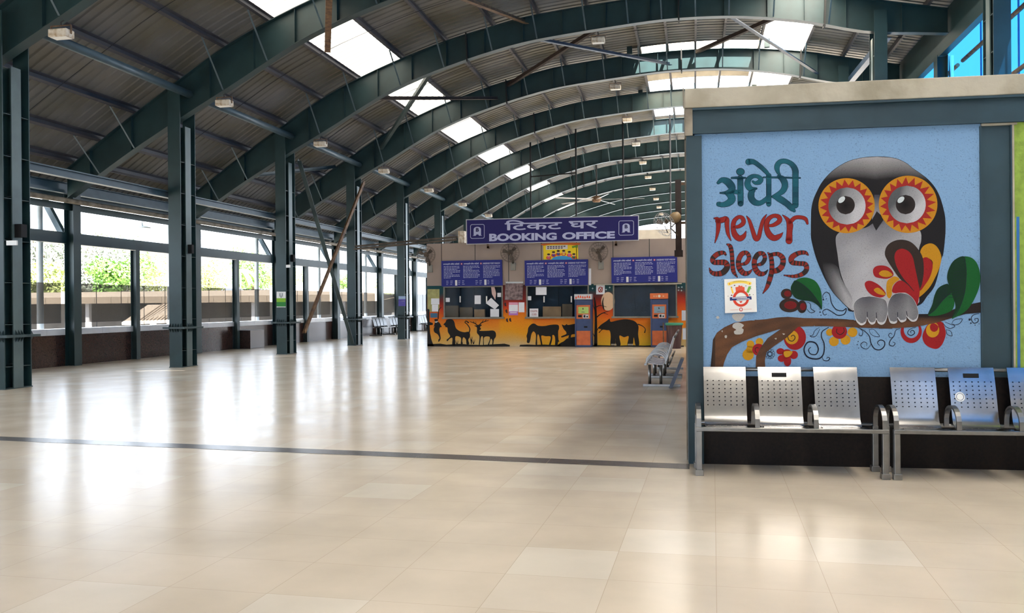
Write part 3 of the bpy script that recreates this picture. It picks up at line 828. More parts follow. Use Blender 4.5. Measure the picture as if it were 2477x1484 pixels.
for (cx, cy, rx, ry, ix, iy, ir, px_, py_, pr, hx, hy) in ((585, 757, 405, 396, 590, 762, 268, 570, 750, 133, 513, 672), (1470, 738, 422, 412, 1452, 740, 271, 1432, 742, 140, 1365, 672)):
    a.ell(cx, cy, rx, ry, srgb(200, 137, 30), .0048, 64)
    n = 20; red = srgb(165, 42, 38)
    star = []
    for k in range(n):
        t0 = 2*PI*(k+.25)/n; t1 = 2*PI*(k+.75)/n
        star.append((ix+(ir+28)*math.cos(t0), iy+(ir+28)*math.sin(t0))); star.append((cx+(rx-18)*math.cos(t1), cy+(ry-18)*math.sin(t1)))
    a.fill(star, red, .0056, False)
    def iris(x, y): return lerp((.10, .11, .12), (.56, .56, .60), .5+((x-ix)*.8+(y-iy)*.45)/ir*.85+.12*math.sin(math.atan2(y-iy, x-ix)*3))
    a.grad(ell(ix, iy, ir, ir, 48), iris, .0064, 18, 20, False)
    a.grad(ell(px_, py_, pr, pr, 40), lambda x, y: lerp((.004, .004, .004), (.028, .02, .02), math.hypot(x-px_, y-py_)/pr), .0072, 16, 14, False)
    hl = [(hx+58*u*math.cos(-.72)-36*v*math.sin(-.72), hy+58*u*math.sin(-.72)+36*v*math.cos(-.72)) for u, v in ell(0, 0, 1, 1, 24)]
    a.fill(hl, (.66, .74, .78), .008, False)
a.fill([(1020, 835), (1112, 968), (1060, 1040), (1010, 1117), (975, 1050), (945, 970)], BLK, .008, False)
BRN, RED, YEL = (.035, .022, .018), srgb(160, 30, 34), srgb(196, 140, 26)
c4.fill([(1155, 230), (1190, 160), (1270, 130), (1340, 170), (1385, 270), (1370, 380), (1320, 500), (1250, 620), (1145, 715), (1150, 650), (1230, 540), (1280, 420), (1290, 330), (1230, 285), (1180, 290)], YEL, .0046)
c4.fill([(1185, 300), (1230, 283), (1282, 330), (1290, 400), (1260, 500), (1210, 580), (1155, 645), (1170, 520), (1190, 400)], RED, .0052)
c4.fill([(770, 250), (785, 175), (830, 125), (900, 95), (980, 92), (1060, 120), (1130, 190), (1180, 280), (1195, 400), (1185, 520), (1155, 620), (1085, 655), (1000, 580), (920, 500), (850, 400), (800, 320)], BRN, .0058)
c4.fill([(790, 560), (830, 510), (880, 490), (930, 520), (880, 560), (850, 610), (845, 690), (820, 730), (790, 690)], YEL, .0052)
c4.fill([(850, 660), (860, 600), (900, 550), (950, 535), (1020, 580), (1090, 655), (1145, 655), (1140, 730), (1120, 805), (1080, 740), (1000, 670), (900, 675)], RED, .0064)
c4.fill([(875, 265), (900, 210), (960, 188), (1030, 218), (1075, 285), (1100, 400), (1130, 540), (1150, 650), (1120, 685), (1050, 600), (970, 510), (910, 410), (882, 330)], RED, .0070)
c4.fill([(640, 430), (665, 385), (730, 370), (800, 385), (850, 430), (862, 480), (800, 515), (720, 510), (660, 490)], RED, .0058)
c4.fill([(705, 460), (740, 427), (800, 430), (855, 474), (800, 498), (740, 490)], YEL, .0066)
c4.fill([(550, 580), (570, 545), (620, 540), (700, 580), (760, 640), (780, 690), (720, 722), (640, 700), (580, 650)], RED, .0058)
c4.fill([(650, 640), (690, 613), (740, 642), (778, 692), (700, 683)], YEL, .0066)
WT = (.66, .66, .69)
Lf = [(428, 830), (440, 770), (500, 722), (580, 706), (680, 715), (770, 742), (797, 800), (800, 900), (775, 990), (735, 1018), (695, 1000), (678, 960), (660, 1003), (622, 1016), (592, 985), (576, 945), (558, 1003), (512, 1024), (470, 995), (445, 940)]
Rf = [(798, 860), (812, 760), (860, 690), (940, 668), (1030, 690), (1090, 750), (1128, 840), (1134, 920), (1110, 975), (1062, 982), (1024, 952), (1006, 930), (1000, 972), (950, 992), (920, 965), (906, 942), (900, 992), (860, 1007), (820, 982)]
for lp, cx in ((Lf, 610), (Rf, 965)):
    c4.fill(lp, WT, .0076)
    sm = [(cx+(x-cx)*.985, 700+(y-700)*.925 if y > 880 else y+3) for x, y in lp]
    c4.grad(sm, lambda x, y: lerp((.30, .30, .32), (.09, .09, .11), abs(math.sin((x-430)/95))*.45+.1+.45*min(1, max(0, (860-y)/160))), .0084, 9, 22)
for x0, y0, x1, y1 in ((577, 878, 580, 940), (676, 885, 680, 950), (908, 880, 910, 935), (1005, 870, 1014, 928)):
    c4.stroke([(x0, y0, 7), (x1, y1, 7)], INK, .0092)
mb.build('painted_owl', M['paint'], wall_right, colors=True)
# branch, leaves
mb = MB(); c2 = canvas(mb, C2); c4 = canvas(mb, C4)
up = [(92, 1490), (112, 1290), (122, 1150), (170, 1065), (260, 1000), (380, 945), (560, 920), (750, 905), (900, 882), (1020, 876), (1200, 890), (1350, 896)] + [to(C4, C2, p) for p in [(0, 948), (300, 952), (460, 970), (800, 905), (1130, 905), (1240, 900), (1400, 895), (1520, 850), (1620, 810), (1720, 790), (1838, 765)]]
dn = [to(C4, C2, p) for p in [(1838, 885), (1650, 900), (1500, 945), (1350, 992), (1100, 1042), (800, 1060), (500, 1050), (200, 1036), (0, 1031)]] + [(1250, 990), (1150, 990), (1000, 1130), (850, 1230), (765, 1300), (745, 1400), (750, 1490), (635, 1490), (640, 1350), (690, 1250), (780, 1130), (880, 1060), (935, 1022), (900, 1030), (800, 1060), (650, 1105), (480, 1170), (350, 1240), (290, 1330), (255, 1430), (242, 1490)]
BK, BR, BR2 = (.022, .014, .012), (.085, .042, .026), (.16, .07, .032)
def barkc(x, y):
    t = .5+.35*math.sin(x/60+y/45)*math.sin(y/33)+.25*math.sin(x/190)
    yc = 905 if x < 1400 else 960
    return lerp(BK, lerp(BR, BR2, t), (y-yc+90-(max(0, 420-x))*.75)/75) if x > 150 else lerp(BK, BR, (x-100)/70)
c2.grad(up+dn, barkc, .0040, 7, 50, False)
GD, GL = (.004, .035, .014), (.006, .11, .022)
def leaf(cv, outline, half, veins, rib):
    cv.fill(outline, GL, .0055); cv.fill(half, GD, .0063)
    cv.stroke([(x, y, 6) for x, y in rib], INK, .0075)
    for v in veins: cv.stroke([(x, y, 4) for x, y in v], INK, .0071)
big = [(1500, 945), (1540, 820), (1505, 700), (1470, 590), (1448, 500), (1470, 400), (1530, 310), (1630, 272), (1720, 290), (1780, 360), (1810, 480), (1800, 600), (1750, 730), (1680, 840), (1600, 905), (1530, 940)]
leaf(c4, big, [(1500, 945), (1540, 820), (1505, 700), (1470, 590), (1448, 500), (1470, 400), (1530, 310), (1632, 272), (1652, 380), (1657, 500), (1645, 650), (1600, 800)], [[(1460+abs(9-k)*7, 470+k*30-20), (1550, 440+k*30), (1645, 470+k*27-50)] for k in range(10)], [(1635, 276), (1655, 400), (1655, 520), (1640, 660), (1590, 820), (1530, 930)])
sml = [(1240, 907), (1285, 800), (1310, 700), (1350, 620), (1420, 578), (1468, 582), (1515, 680), (1528, 780), (1500, 860), (1400, 905), (1300, 922)]
leaf(c4, sml, [(1240, 907), (1285, 800), (1310, 700), (1350, 620), (1420, 578), (1468, 582), (1500, 660), (1430, 720), (1330, 840)], [[(1318+k*6, 720-k*22+60), (1390, 690-k*20+60), (1450, 690-k*18)] for k in range(7)], [(1490, 670), (1400, 750), (1320, 850), (1250, 905)])
lef = [(1055, 545), (1080, 470), (1150, 418), (1240, 405), (1340, 440), (1400, 520), (1425, 620), (1428, 785), (1380, 740), (1300, 692), (1180, 675), (1100, 640)]
leaf(c2, lef, [(1055, 545), (1080, 470), (1115, 440), (1220, 500), (1320, 600), (1400, 710), (1428, 785), (1380, 740), (1300, 692), (1180, 675), (1100, 640)], [[(1065+k*27, 560+k*12), (1095+k*27, 520+k*16), (1130+k*27, 470+k*27)] for k in range(10)], [(1112, 442), (1220, 505), (1330, 615), (1426, 780)])
mb.build('painted_branch', M['paint'], wall_right, colors=True)
# flowers and tendrils
mb = MB(); c2 = canvas(mb, C2); c4 = canvas(mb, C4)
for x, y, rx, ry in ((1005, 600, 68, 62), (1040, 738, 122, 84), (1190, 755, 58, 76)):
    c2.ell(x, y, rx, ry, BRN, .0026); c2.ell(x+12, y-2, rx*.62, ry*.58, srgb(120, 25, 28), .0033)
Y2 = srgb(205, 150, 30)
for x, y, r in ((572, 1205, 46), (680, 1175, 46), (545, 1330, 68), (570, 1265, 48)): c2.ell(x, y, r, r, Y2, .0024)
c2.ell(668, 1270, 74, 72, RED, .0030); c2.stroke([(650, 1310, 9), (628, 1280, 9), (640, 1245, 9), (670, 1250, 9)], BRN, .0038)
c2.ell(1105, 1125, 133, 148, RED, .0024); c2.ell(1068, 1122, 80, 84, Y2, .0030)
c2.stroke([(1058, 1112, 9), (1085, 1095, 9), (1108, 1125, 10), (1080, 1165, 10), (1035, 1155, 10), (1018, 1108, 9)], BRN, .0038)
for x, y, rx, ry in ((932, 1290, 48, 38), (945, 1375, 46, 42), (1016, 1408, 45, 62), (1090, 1332, 52, 50), (1010, 1320, 60, 55)): c2.ell(x, y, rx, ry, RED, .0026)
c2.fill([(975, 1292), (1072, 1290), (1060, 1330), (1030, 1356), (985, 1355)], Y2, .0034)
for x, y, r in ((170, 1100, 40), (216, 1200, 53), (342, 1182, 54), (418, 1100, 53)): c4.ell(x, y, r, r*.98, Y2, .0024)
c4.ell(275, 1092, 84, 80, RED, .0030); c4.stroke([(250, 1060, 8), (245, 1100, 9), (285, 1125, 9), (325, 1095, 9), (320, 1050, 8)], BRN, .0038)
put = c4.put(.0028)
mb.tri([ell(1058, 1092, 116, 126), ell(1060, 1072, 82, 92)[::-1]], put, RED)
c4.fill([(1180, 1150), (1215, 1050), (1262, 1005), (1388, 985), (1432, 1080), (1430, 1150), (1390, 1240), (1325, 1282), (1220, 1240)], RED, .0024)
mb.tri([ell(1292, 1078, 72, 78), ell(1308, 1045, 46, 50)[::-1]], c4.put(.0032), Y2)
def tend(cv, pts, w=8): cv.stroke([(x, y, w*(.6+.6*math.sin(PI*i/(len(pts)-1)))) for i, (x, y) in enumerate(pts)], INK, .0022)
tend(c4, [(160, 1045), (90, 1090), (80, 1150), (110, 1230), (100, 1340), (40, 1390), (-70, 1370), (-110, 1290), (-70, 1210), (10, 1215), (45, 1280), (20, 1340), (-40, 1335), (-60, 1290), (-35, 1262)], 13)
tend(c4, [(85, 1360), (105, 1405), (150, 1410), (170, 1385), (150, 1372), (135, 1390)], 8)
tend(c4, [(60, 1045), (10, 1080), (-15, 1130), (-45, 1140), (-20, 1150), (20, 1140), (50, 1090), (62, 1060)], 6)
tend(c4, [(470, 1045), (540, 1080), (600, 1140), (620, 1220), (660, 1280), (720, 1290), (765, 1250), (765, 1200), (720, 1185), (690, 1215), (715, 1245)], 10)
tend(c4, [(620, 1230), (580, 1280), (530, 1270), (508, 1235), (540, 1205), (575, 1220), (570, 1250)], 7)
tend(c4, [(500, 1060), (530, 1090), (520, 1135), (490, 1130), (495, 1105)], 6)
tend(c4, [(600, 1070), (650, 1070), (690, 1110), (712, 1148), (650, 1140), (612, 1110), (600, 1070)], 5)
tend(c4, [(935, 1060), (890, 1080), (870, 1140), (830, 1190), (820, 1235), (860, 1250), (882, 1220), (855, 1205)], 8)
tend(c4, [(865, 1150), (830, 1160), (812, 1130), (835, 1108), (852, 1128)], 6)
tend(c4, [(1110, 1045), (1040, 1070), (1020, 1110), (1055, 1135), (1095, 1110), (1080, 1080), (1050, 1090), (1060, 1110)], 8)
tend(c4, [(1400, 990), (1440, 1040), (1490, 1058), (1535, 1030), (1480, 1010), (1420, 985)], 6)
tend(c4, [(1500, 1005), (1530, 965), (1612, 955), (1590, 1000), (1540, 1020), (1500, 1005)], 6)
tend(c4, [(1440, 1070), (1490, 1090), (1502, 1140), (1450, 1120), (1440, 1070)], 6)
tend(c4, [(1800, 895), (1740, 910), (1712, 950), (1740, 1000), (1785, 985), (1785, 950), (1750, 955), (1760, 975)], 8)
tend(c4, [(105, 745), (95, 700), (130, 662), (170, 690), (190, 780), (240, 850), (310, 865), (350, 840), (330, 900), (260, 915), (200, 880), (140, 848), (95, 870), (110, 910), (140, 900)], 9)
tend(c2, [(1250, 700), (1290, 720), (1300, 780), (1345, 812), (1290, 825), (1250, 780)], 7)
for x, y, r in ((100, 745, 9), (135, 735, 5), (65, 880, 8), (75, 915, 6), (1695, 962, 12), (1710, 1000, 8), (1755, 1022, 6), (1798, 1008, 5), (480, 1200, 6), (470, 1235, 6), (485, 1272, 5)): c4.ell(x, y, r, r, INK, .0022, 12)
cx, cy = 805, 1322
for k in range(10):
    t = 2*PI*k/10+.3; x, y = cx+46*math.cos(t), cy+44*math.sin(t)
    c2.stroke([(x+15*math.cos(q), y+15*math.sin(q), 5) for q in [2*PI*j/10 for j in range(11)]], INK, .0022, raw=True)
c2.stroke([(cx+24*math.cos(q), cy+24*math.sin(q), 7) for q in [2*PI*j/14 for j in range(15)]], INK, .0023, raw=True)
mb.build('painted_flowers', M['paint'], wall_right, colors=True)
# lettering
mb = MB(); c1 = canvas(mb, C1); c2 = canvas(mb, C2)
TL = (.010, .11, .16)
def tl(s_, p): return lerp((.006, .065, .105), (.011, .125, .175), .5+.5*math.sin(p[1]/60+p[0]/90))
dev = [[(205, 395, 34), (260, 358, 62), (335, 385, 92), (388, 455, 92), (372, 505, 74), (305, 528, 36), (235, 530, 14)],
       [(300, 530, 26), (365, 560, 84), (388, 618, 92), (335, 668, 78), (265, 688, 58), (212, 680, 56)],
       [(395, 515, 46), (485, 520, 56)], [(500, 335, 72), (505, 672, 70)], [(388, 330, 20), (480, 328, 26), (570, 328, 14)],
       [(668, 378, 22), (700, 398, 36), (748, 388, 56), (778, 350, 54), (735, 312, 44), (668, 308, 48), (612, 350, 66), (598, 420, 74), (640, 475, 64), (715, 472, 18)],
       [(690, 478, 30), (650, 530, 76), (648, 600, 80), (695, 655, 74), (765, 665, 58), (830, 625, 52), (872, 575, 36)],
       [(880, 300, 62), (880, 678, 60)], [(610, 116, 76), (680, 118, 58), (770, 180, 52), (850, 255, 46), (888, 312, 26)],
       [(810, 322, 12), (1000, 324, 18), (1298, 331, 12)],
       [(1010, 315, 40), (1068, 350, 76), (1096, 430, 78), (1055, 515, 66), (930, 580, 26)], [(930, 580, 22), (1010, 602, 78), (1120, 672, 76), (1190, 738, 68), (1218, 768, 34)],
       [(1235, 695, 74), (1235, 330, 74), (1232, 225, 76), (1185, 148, 62), (1105, 108, 56), (1030, 118, 60), (990, 180, 66), (1002, 250, 42), (1038, 308, 14)]]
for st in dev: c1.stroke(st, INK, .0014, ow_=5, outline=INK)
for st in dev: c1.stroke(st, tl, .0030)
c1.ell(502, 248, 58, 50, INK, .0014); c1.ell(502, 248, 51, 43, TL, .0030)
NR = srgb(150, 38, 32)
nev = [[(150, 868, 12), (200, 885, 62), (208, 980, 62), (192, 1090, 38), (163, 1195, 8)], [(200, 905, 70), (265, 890, 80), (318, 880, 68), (325, 980, 60), (338, 1075, 46), (376, 1166, 8)],
       [(410, 985, 34), (480, 978, 50), (542, 930, 62), (530, 868, 56), (478, 852, 50), (420, 905, 62), (405, 1000, 66), (432, 1090, 84), (492, 1138, 84), (548, 1105, 62), (575, 1042, 8)],
       [(585, 840, 8), (622, 900, 42), (662, 1020, 56), (702, 1135, 66), (742, 1128, 60), (772, 1010, 54), (806, 890, 44), (850, 818, 6)],
       [(870, 968, 30), (945, 958, 52), (1022, 905, 68), (1012, 850, 64), (940, 836, 52), (868, 890, 66), (850, 990, 72), (885, 1085, 90), (952, 1132, 84), (1022, 1105, 62), (1068, 1060, 6)],
       [(1065, 825, 8), (1125, 880, 52), (1160, 950, 92), (1156, 1050, 82), (1150, 1168, 98)], [(1160, 925, 62), (1228, 862, 54), (1310, 856, 52), (1372, 880, 52), (1395, 938, 30)]]
for st in nev: c1.stroke(st, INK, .0014, thin=.88, outline=INK, ow_=4)
for st in nev: c1.stroke(st, NR, .0030, thin=.88)
def stripes(s_, p): return srgb(140, 44, 36) if (p[0]*.8+p[1]*.6) % 34 < 21 else (.035, .02, .018)
E1 = [(450, 248, 22), (520, 230, 46), (556, 168, 52), (530, 110, 50), (470, 122, 60), (430, 200, 62), (440, 290, 68), (490, 350, 66), (550, 348, 44), (590, 308, 6)]
slp = [[(275, 130, 22), (248, 106, 46), (180, 122, 62), (122, 175, 62), (132, 220, 60), (200, 222, 66), (272, 228, 72), (292, 282, 72), (240, 345, 72), (160, 360, 60), (105, 340, 44), (80, 290, 6)],
       [(290, 5, 14), (330, 30, 50), (350, 120, 50), (356, 230, 50), (370, 330, 50), (415, 400, 8)], E1, [(x+190, y+6, w) for x, y, w in E1],
       [(780, 105, 8), (815, 150, 50), (830, 240, 56), (825, 340, 60), (800, 440, 60), (770, 520, 44), (722, 594, 6)], [(820, 132, 44), (900, 122, 50), (958, 170, 66), (958, 250, 68), (910, 310, 72), (838, 332, 60)],
       [(1262, 132, 18), (1228, 106, 46), (1150, 112, 56), (1070, 162, 70), (1072, 220, 66), (1150, 235, 56), (1230, 246, 62), (1244, 310, 60), (1190, 365, 54), (1090, 390, 38), (975, 376, 8)]]
for st in slp: c2.stroke(st, INK, .0014, thin=.88, outline=INK, ow_=4)
for st in slp: c2.stroke(st, stripes, .0030, n=9, thin=.88)
mb.build('painted_lettering', M['paint'], wall_right, colors=True)
# peeled paint
mb = MB(); c2 = canvas(mb, C2); W_ = (.55, .53, .5)
for lp in ([(380, 840), (500, 845), (470, 900), (440, 930), (390, 920), (350, 870)], [(370, 960), (430, 945), (492, 975), (470, 1010), (490, 1030), (470, 1080), (390, 1085), (375, 1050), (400, 1030), (358, 1000)], [(265, 1100), (290, 1100), (285, 1130), (265, 1125)], [(160, 880), (185, 865), (200, 890), (175, 900)], [(860, 1135), (885, 1130), (880, 1148)], [(955, 1075), (985, 1080), (970, 1092)], [(225, 1045), (238, 1040), (236, 1060)]):
    c2.fill(lp, W_, .0050)
mb.build('peeled_patch', M['paint'], wall_right, colors=True)
# plaque
pq = [(1752, 676), (1828, 673), (1831, 755), (1754, 758)]
mb = MB(); owq(mb, pq, .02, .004)
plq = mb.build('notice_plaque', M['white'])
tag(plq, 'square white plaque with a red ring emblem under the painted lettering', 'sign', None, 'thing')
mb = MB(); cp = Canvas(mb, *C2, plane=lambda x, y, o: ow(x, y, o+.004))
RD, NB = srgb(205, 62, 40), srgb(40, 52, 110)
cp.fill([(298, 470), (370, 448), (440, 440), (510, 445), (580, 462), (565, 498), (510, 478), (440, 472), (370, 480), (312, 502)], srgb(235, 205, 90), .001)
for k in range(14): cp.ell(365+k*12, 458-2*math.sin(k/13*PI)*4, 4, 4, srgb(120, 95, 30), .002, 8)
cp.ell(320, 482, 7, 7, RD, .002, 10); cp.ell(560, 478, 7, 7, RD, .002, 10)
cp.fill([(390, 522), (425, 515), (425, 500), (445, 500), (450, 510), (470, 500), (475, 515), (500, 520), (500, 575), (395, 580)], srgb(215, 90, 60), .001, False)
cp.fill([(330, 515), (345, 515), (372, 590), (352, 600)], srgb(240, 195, 70), .001, False)
cp.fill([(548, 510), (580, 510), (548, 590), (520, 580)], srgb(110, 170, 70), .001, False)
mb.tri([ell(455, 655, 98, 100), ell(457, 655, 68, 70)[::-1]], cp.put(.002), RD)
cp.fill([(322, 642), (580, 630), (585, 668), (325, 682)], NB, .003, False)
for k in range(12):
    cp.fill([(352+k*15, 645-k*.6), (363+k*15, 644-k*.6), (363+k*15, 656-k*.6), (352+k*15, 657-k*.6)], (.8, .8, .8), .0035, False)
    cp.fill([(405+k*13, 662-k*.6), (415+k*13, 661-k*.6), (415+k*13, 671-k*.6), (405+k*13, 672-k*.6)], (.8, .8, .8), .0035, False)
cp.fill([(455, 712), (438, 695), (442, 684), (455, 690), (468, 684), (472, 695)], RD, .003, False)
mb.tri([ell(457, 787, 23, 24), ell(457, 787, 12, 13)[::-1]], cp.put(.002), srgb(200, 100, 90))
cp.fill([(330, 792), (425, 788), (425, 793), (330, 797)], srgb(215, 160, 150), .002, False); cp.fill([(490, 784), (585, 780), (585, 785), (490, 789)], srgb(215, 160, 150), .002, False)
for x, y, r, c in ((380, 500, 9, (.1, .03, .1)), (345, 522, 7, (.05, .1, .03)), (515, 505, 8, (.3, .3, .3)), (345, 618, 10, (.25, .05, .04)), (560, 612, 10, (.05, .2, .06)), (302, 628, 5, (.1, .1, .1)), (604, 610, 5, (.1, .1, .1)), (575, 540, 6, (.05, .2, .06))): cp.ell(x, y, r, r*.8, c, .002, 12)
mb.build('printed_face', M['print'], plq, colors=True)

# ------------------------------------------------------------------ perforated steel benches
PROF = [(0, .452), (.015, .470), (.05, .470), (.12, .452), (.22, .436), (.31, .432), (.37, .446), (.405, .49), (.425, .55), (.445, .63), (.465, .71), (.487, .79), (.510, .87), (.535, .945), (.548, .985), (.556, 1.0)]
def resample(prof, cuts):
    acc = [0]
    for p, q in zip(prof, prof[1:]): acc.append(acc[-1]+math.hypot(q[0]-p[0], q[1]-p[1]))
    out = []
    for c in cuts:
        c = c*acc[-1]
        for i in range(len(prof)-1):
            if c <= acc[i+1]+1e-9: break
        t = (c-acc[i])/(acc[i+1]-acc[i]); p, q = prof[i], prof[i+1]
        out.append((p[0]+(q[0]-p[0])*t, p[1]+(q[1]-p[1])*t))
    return out
def seat_shell(mb, place, x0, x1):
    w = x1-x0; hx = .012/w
    us = [0]
    for k in range(7):
        c = .09+.82*k/6; us += [c-hx/2, c+hx/2]
    us.append(1)
    hl = .012/1.07
    vs, hole = [0], []
    rows = [.07+.04*k for k in range(8)]+[.60+.042*k for k in range(7)]
    for c in rows:
        vs += [c-hl/2, c+hl/2]; hole.append(len(vs)-2)
    vs += [.43, .46, .49, .52, .55, .93, .97, 1]; hs = set()
    hv = [vs[h] for h in hole]; vs = sorted(vs); hs = {vs.index(h) for h in hv}
    pr = resample(PROF, vs)
    base = len(mb.v); n = len(us)
    for yv, z in pr: mb.v += [place(x0+w*u, yv, z) for u in us]
    for j in range(len(pr)-1):
        for i in range(n-1):
            if j in hs and i % 2 == 1: continue
            mb.f.append((base+j*n+i, base+j*n+i+1, base+(j+1)*n+i+1, base+(j+1)*n+i)); mb.c.append((1, 1, 1)); mb.mi.append(0)
def make_bench(pos, rot, seats, length, sw, gap0, pitch, label, arms=True, plates=(), group=None, base_bar=False, name='waiting_bench', sticker=None, sm='steel'):
    """local x along the bench, y from front to back"""
    r = thing(name, pos, label, 'bench', group)
    ca, sa = math.cos(rot), math.sin(rot); P0 = Vector(pos)
    def pl(x, y, z): return P0+Vector((x*ca-y*sa, x*sa+y*ca, z))
    def tb(name, pts, rad, m, par=r, n=10):
        b = MB(); b.tube([pl(*p) for p in pts], rad, n); return b.build(name, m, par, smooth=True)
    def bx(name, x0, x1, y0, y1, z0, z1, m, par=r, bev=.004):
        b = MB(); P = [pl(x, y, z0) for x, y in ((x0, y0), (x1, y0), (x1, y1), (x0, y1))]
        b.prism(P, (0, 0, z1-z0)); return b.build(name, m, par, bevel=bev)
    for k in range(seats):
        x0 = gap0+pitch*k
        b = MB(); seat_shell(b, pl, x0, x0+sw)
        s = b.build('seat', M[sm], r, smooth=True)
        sd = s.modifiers.new('sheet', 'SOLIDIFY'); sd.thickness = .004; sd.offset = 0
        es = s.modifiers.new('crease', 'EDGE_SPLIT'); es.split_angle = math.radians(40)
        if sticker == k:
            b = MB(); cs, cz = x0+.085, .725
            def onback(a_, r_): 
                z_ = cz+r_*math.sin(a_); return pl(cs+r_*math.cos(a_), .445+(z_-.63)*.262-.007, z_)
            b.face([onback(2*PI*q/20, .030) for q in range(20)])
            for q in range(20): b.face([onback(2*PI*q/20, .036), onback(2*PI*(q+1)/20, .036), onback(2*PI*(q+1)/20, .045), onback(2*PI*q/20, .045)])
            b.build('sticker', M['white'], s)
        if k in plates:
            b = MB(); xm = x0+sw*.49
            b.prism([pl(xm-.07, .527-.012, .905), pl(xm+.07, .527-.012, .905), pl(xm+.07, .538-.012, .945), pl(xm-.07, .538-.012, .945)], pl(0, .004, 0)-P0)
            b.build('maker_plate', M['black'], s)
    bx('front_rail', 0, length, -.02, .035, .425, .462, M['steeltube'])
    tb('rear_rail', [(0.02, .465, .445), (length-.02, .465, .445)], .022, M['steeltube'])
    tb('back_rail', [(gap0+.02, .575, .975), (gap0+pitch*(seats-1)+sw-.02, .575, .975)], .02, M['steeltube'])
    if base_bar:
        for x in (.12, length-.12):
            for y in (.08, .30):
                tb('leg', [(x, y, .05), (x, y, .43)], .03, M['steeltube'])
            bx('foot_bar', x-.04, x+.04, -.05, .68, 0, .05, M['steeltube'])
    else:
        for x in (.0, length-.062):
            bx('leg', x+.005, x+.057, -.01, .05, .05, .425, M['steeltube'])
            bx('leg', x+.005, x+.057, .38, .44, .05, .445, M['steeltube'])
            for y in (-.03, .375):
                bx('foot_cap', x-.006, x+.068, y, y+.09, 0, .055, M['steeltube'])
    if arms:
        xs = [.03]+[gap0+pitch*k-(pitch-sw)/2 for k in range(1, seats)]+[length-.03]
        for x in xs:
            b = MB(); n = 12; sec = []
            for k in range(n+1):
                t = PI*k/n*1.0
                sec.append((.21-.20*math.cos(t), .47+.20*math.sin(t)**.75 if 0 < k < n else .45))
            for (ya, za), (yb, zb) in zip(sec, sec[1:]):
                ci = Vector((0, .21, .47))
                def inn(y, z):
                    d = Vector((0, y-.21, z-.40)); d.normalize(); return (y-d.y*.022, z-d.z*.022)
                a2, b2 = inn(ya, za), inn(yb, zb)
                b.prism([pl(x-.022, ya, za), pl(x-.022, yb, zb), pl(x-.022, *b2), pl(x-.022, *a2)], pl(.044, 0, 0)-P0)
            b.build('armrest', M['steeltube'], r, smooth=False)
    return r
ang = math.atan(OB)
def bpos(u): return (u, 8.775+OB*u, 0)
make_bench(bpos(.01), ang, 3, 1.75, .415, .10, .535, 'perforated steel three-seat bench under the painted owl, nearest the wall corner', plates=(1,), group='steel benches at the owl wall')
make_bench(bpos(1.80), ang, 3, 1.75, .415, .10, .535, 'perforated steel bench at the right, cut by the photo edge, standing against the dark post', plates=(1,), sticker=1, group='steel benches at the owl wall')
make_bench((-.95, 20.2, 0), -PI/2, 4, 2.3, .46, .12, .54, 'steel bench seen end-on along the side of the owl wall block', arms=True, base_bar=True, group='benches along the side wall')
make_bench((-.95, 22.9, 0), -PI/2, 4, 2.3, .46, .12, .54, 'steel bench standing just behind the end-on bench, along the side wall', arms=True, base_bar=True, group='benches along the side wall')
for k, (yy, n) in enumerate(((46.2, 4), (48.9, 4), (54.6, 3))):
    make_bench((WX+1.0, yy, 0), PI/2, n, .22+.54*n, .44, .12, .54, 'dark shiny bench against the window wall left of the office, %s from the front' % ORD[k], arms=False, base_bar=True, group='benches along the far window wall', sm='darksteel')

# ------------------------------------------------------------------ booking office
OX0, OX1, OZ = -10.42, 1.6, 4.09
ZW0, ZW1 = 1.135, 2.385
WINS = [(-9.74, -7.33), (-6.40, -3.95), (-3.03, -.62)]
b = MB()
xs = [OX0]+[v for w in WINS for v in w]+[OX1]
for k in range(0, len(xs)-1, 2): b.box(xs[k], xs[k+1], OFY, OFY+.12, 0, 2.41)
for a_, c_ in WINS: b.box(a_, c_, OFY, OFY+.12, 0, ZW0); b.box(a_, c_, OFY, OFY+.12, ZW1, 2.41)
wall_back = struct(b, 'wall_back', M['block'])
b = MB(); b.box(OX0, OX1, OFY-.012, OFY+.12, 2.412, OZ); up_ = struct(b, 'wall_upper', M['officewall'])
for px in (1068.5, 1149.6, 1230.5, 1310, 1395, 1483, 1571):
    X = of(px, 640).x
    j = MB(); j.box(X-.012, X+.012, OFY-.016, OFY-.0125, 2.42, OZ); j.build('panel_joint', M['dark'], up_)
b = MB(); b.box(OX0, OX0+.1, OFY+.125, 43, 0, OZ); struct(b, 'wall_end', M['officewall'])
b = MB(); b.box(OX0+.12, OX1, OFY+.14, 43, OZ-.1, OZ-.01); struct(b, 'roof_slab', M['block'])
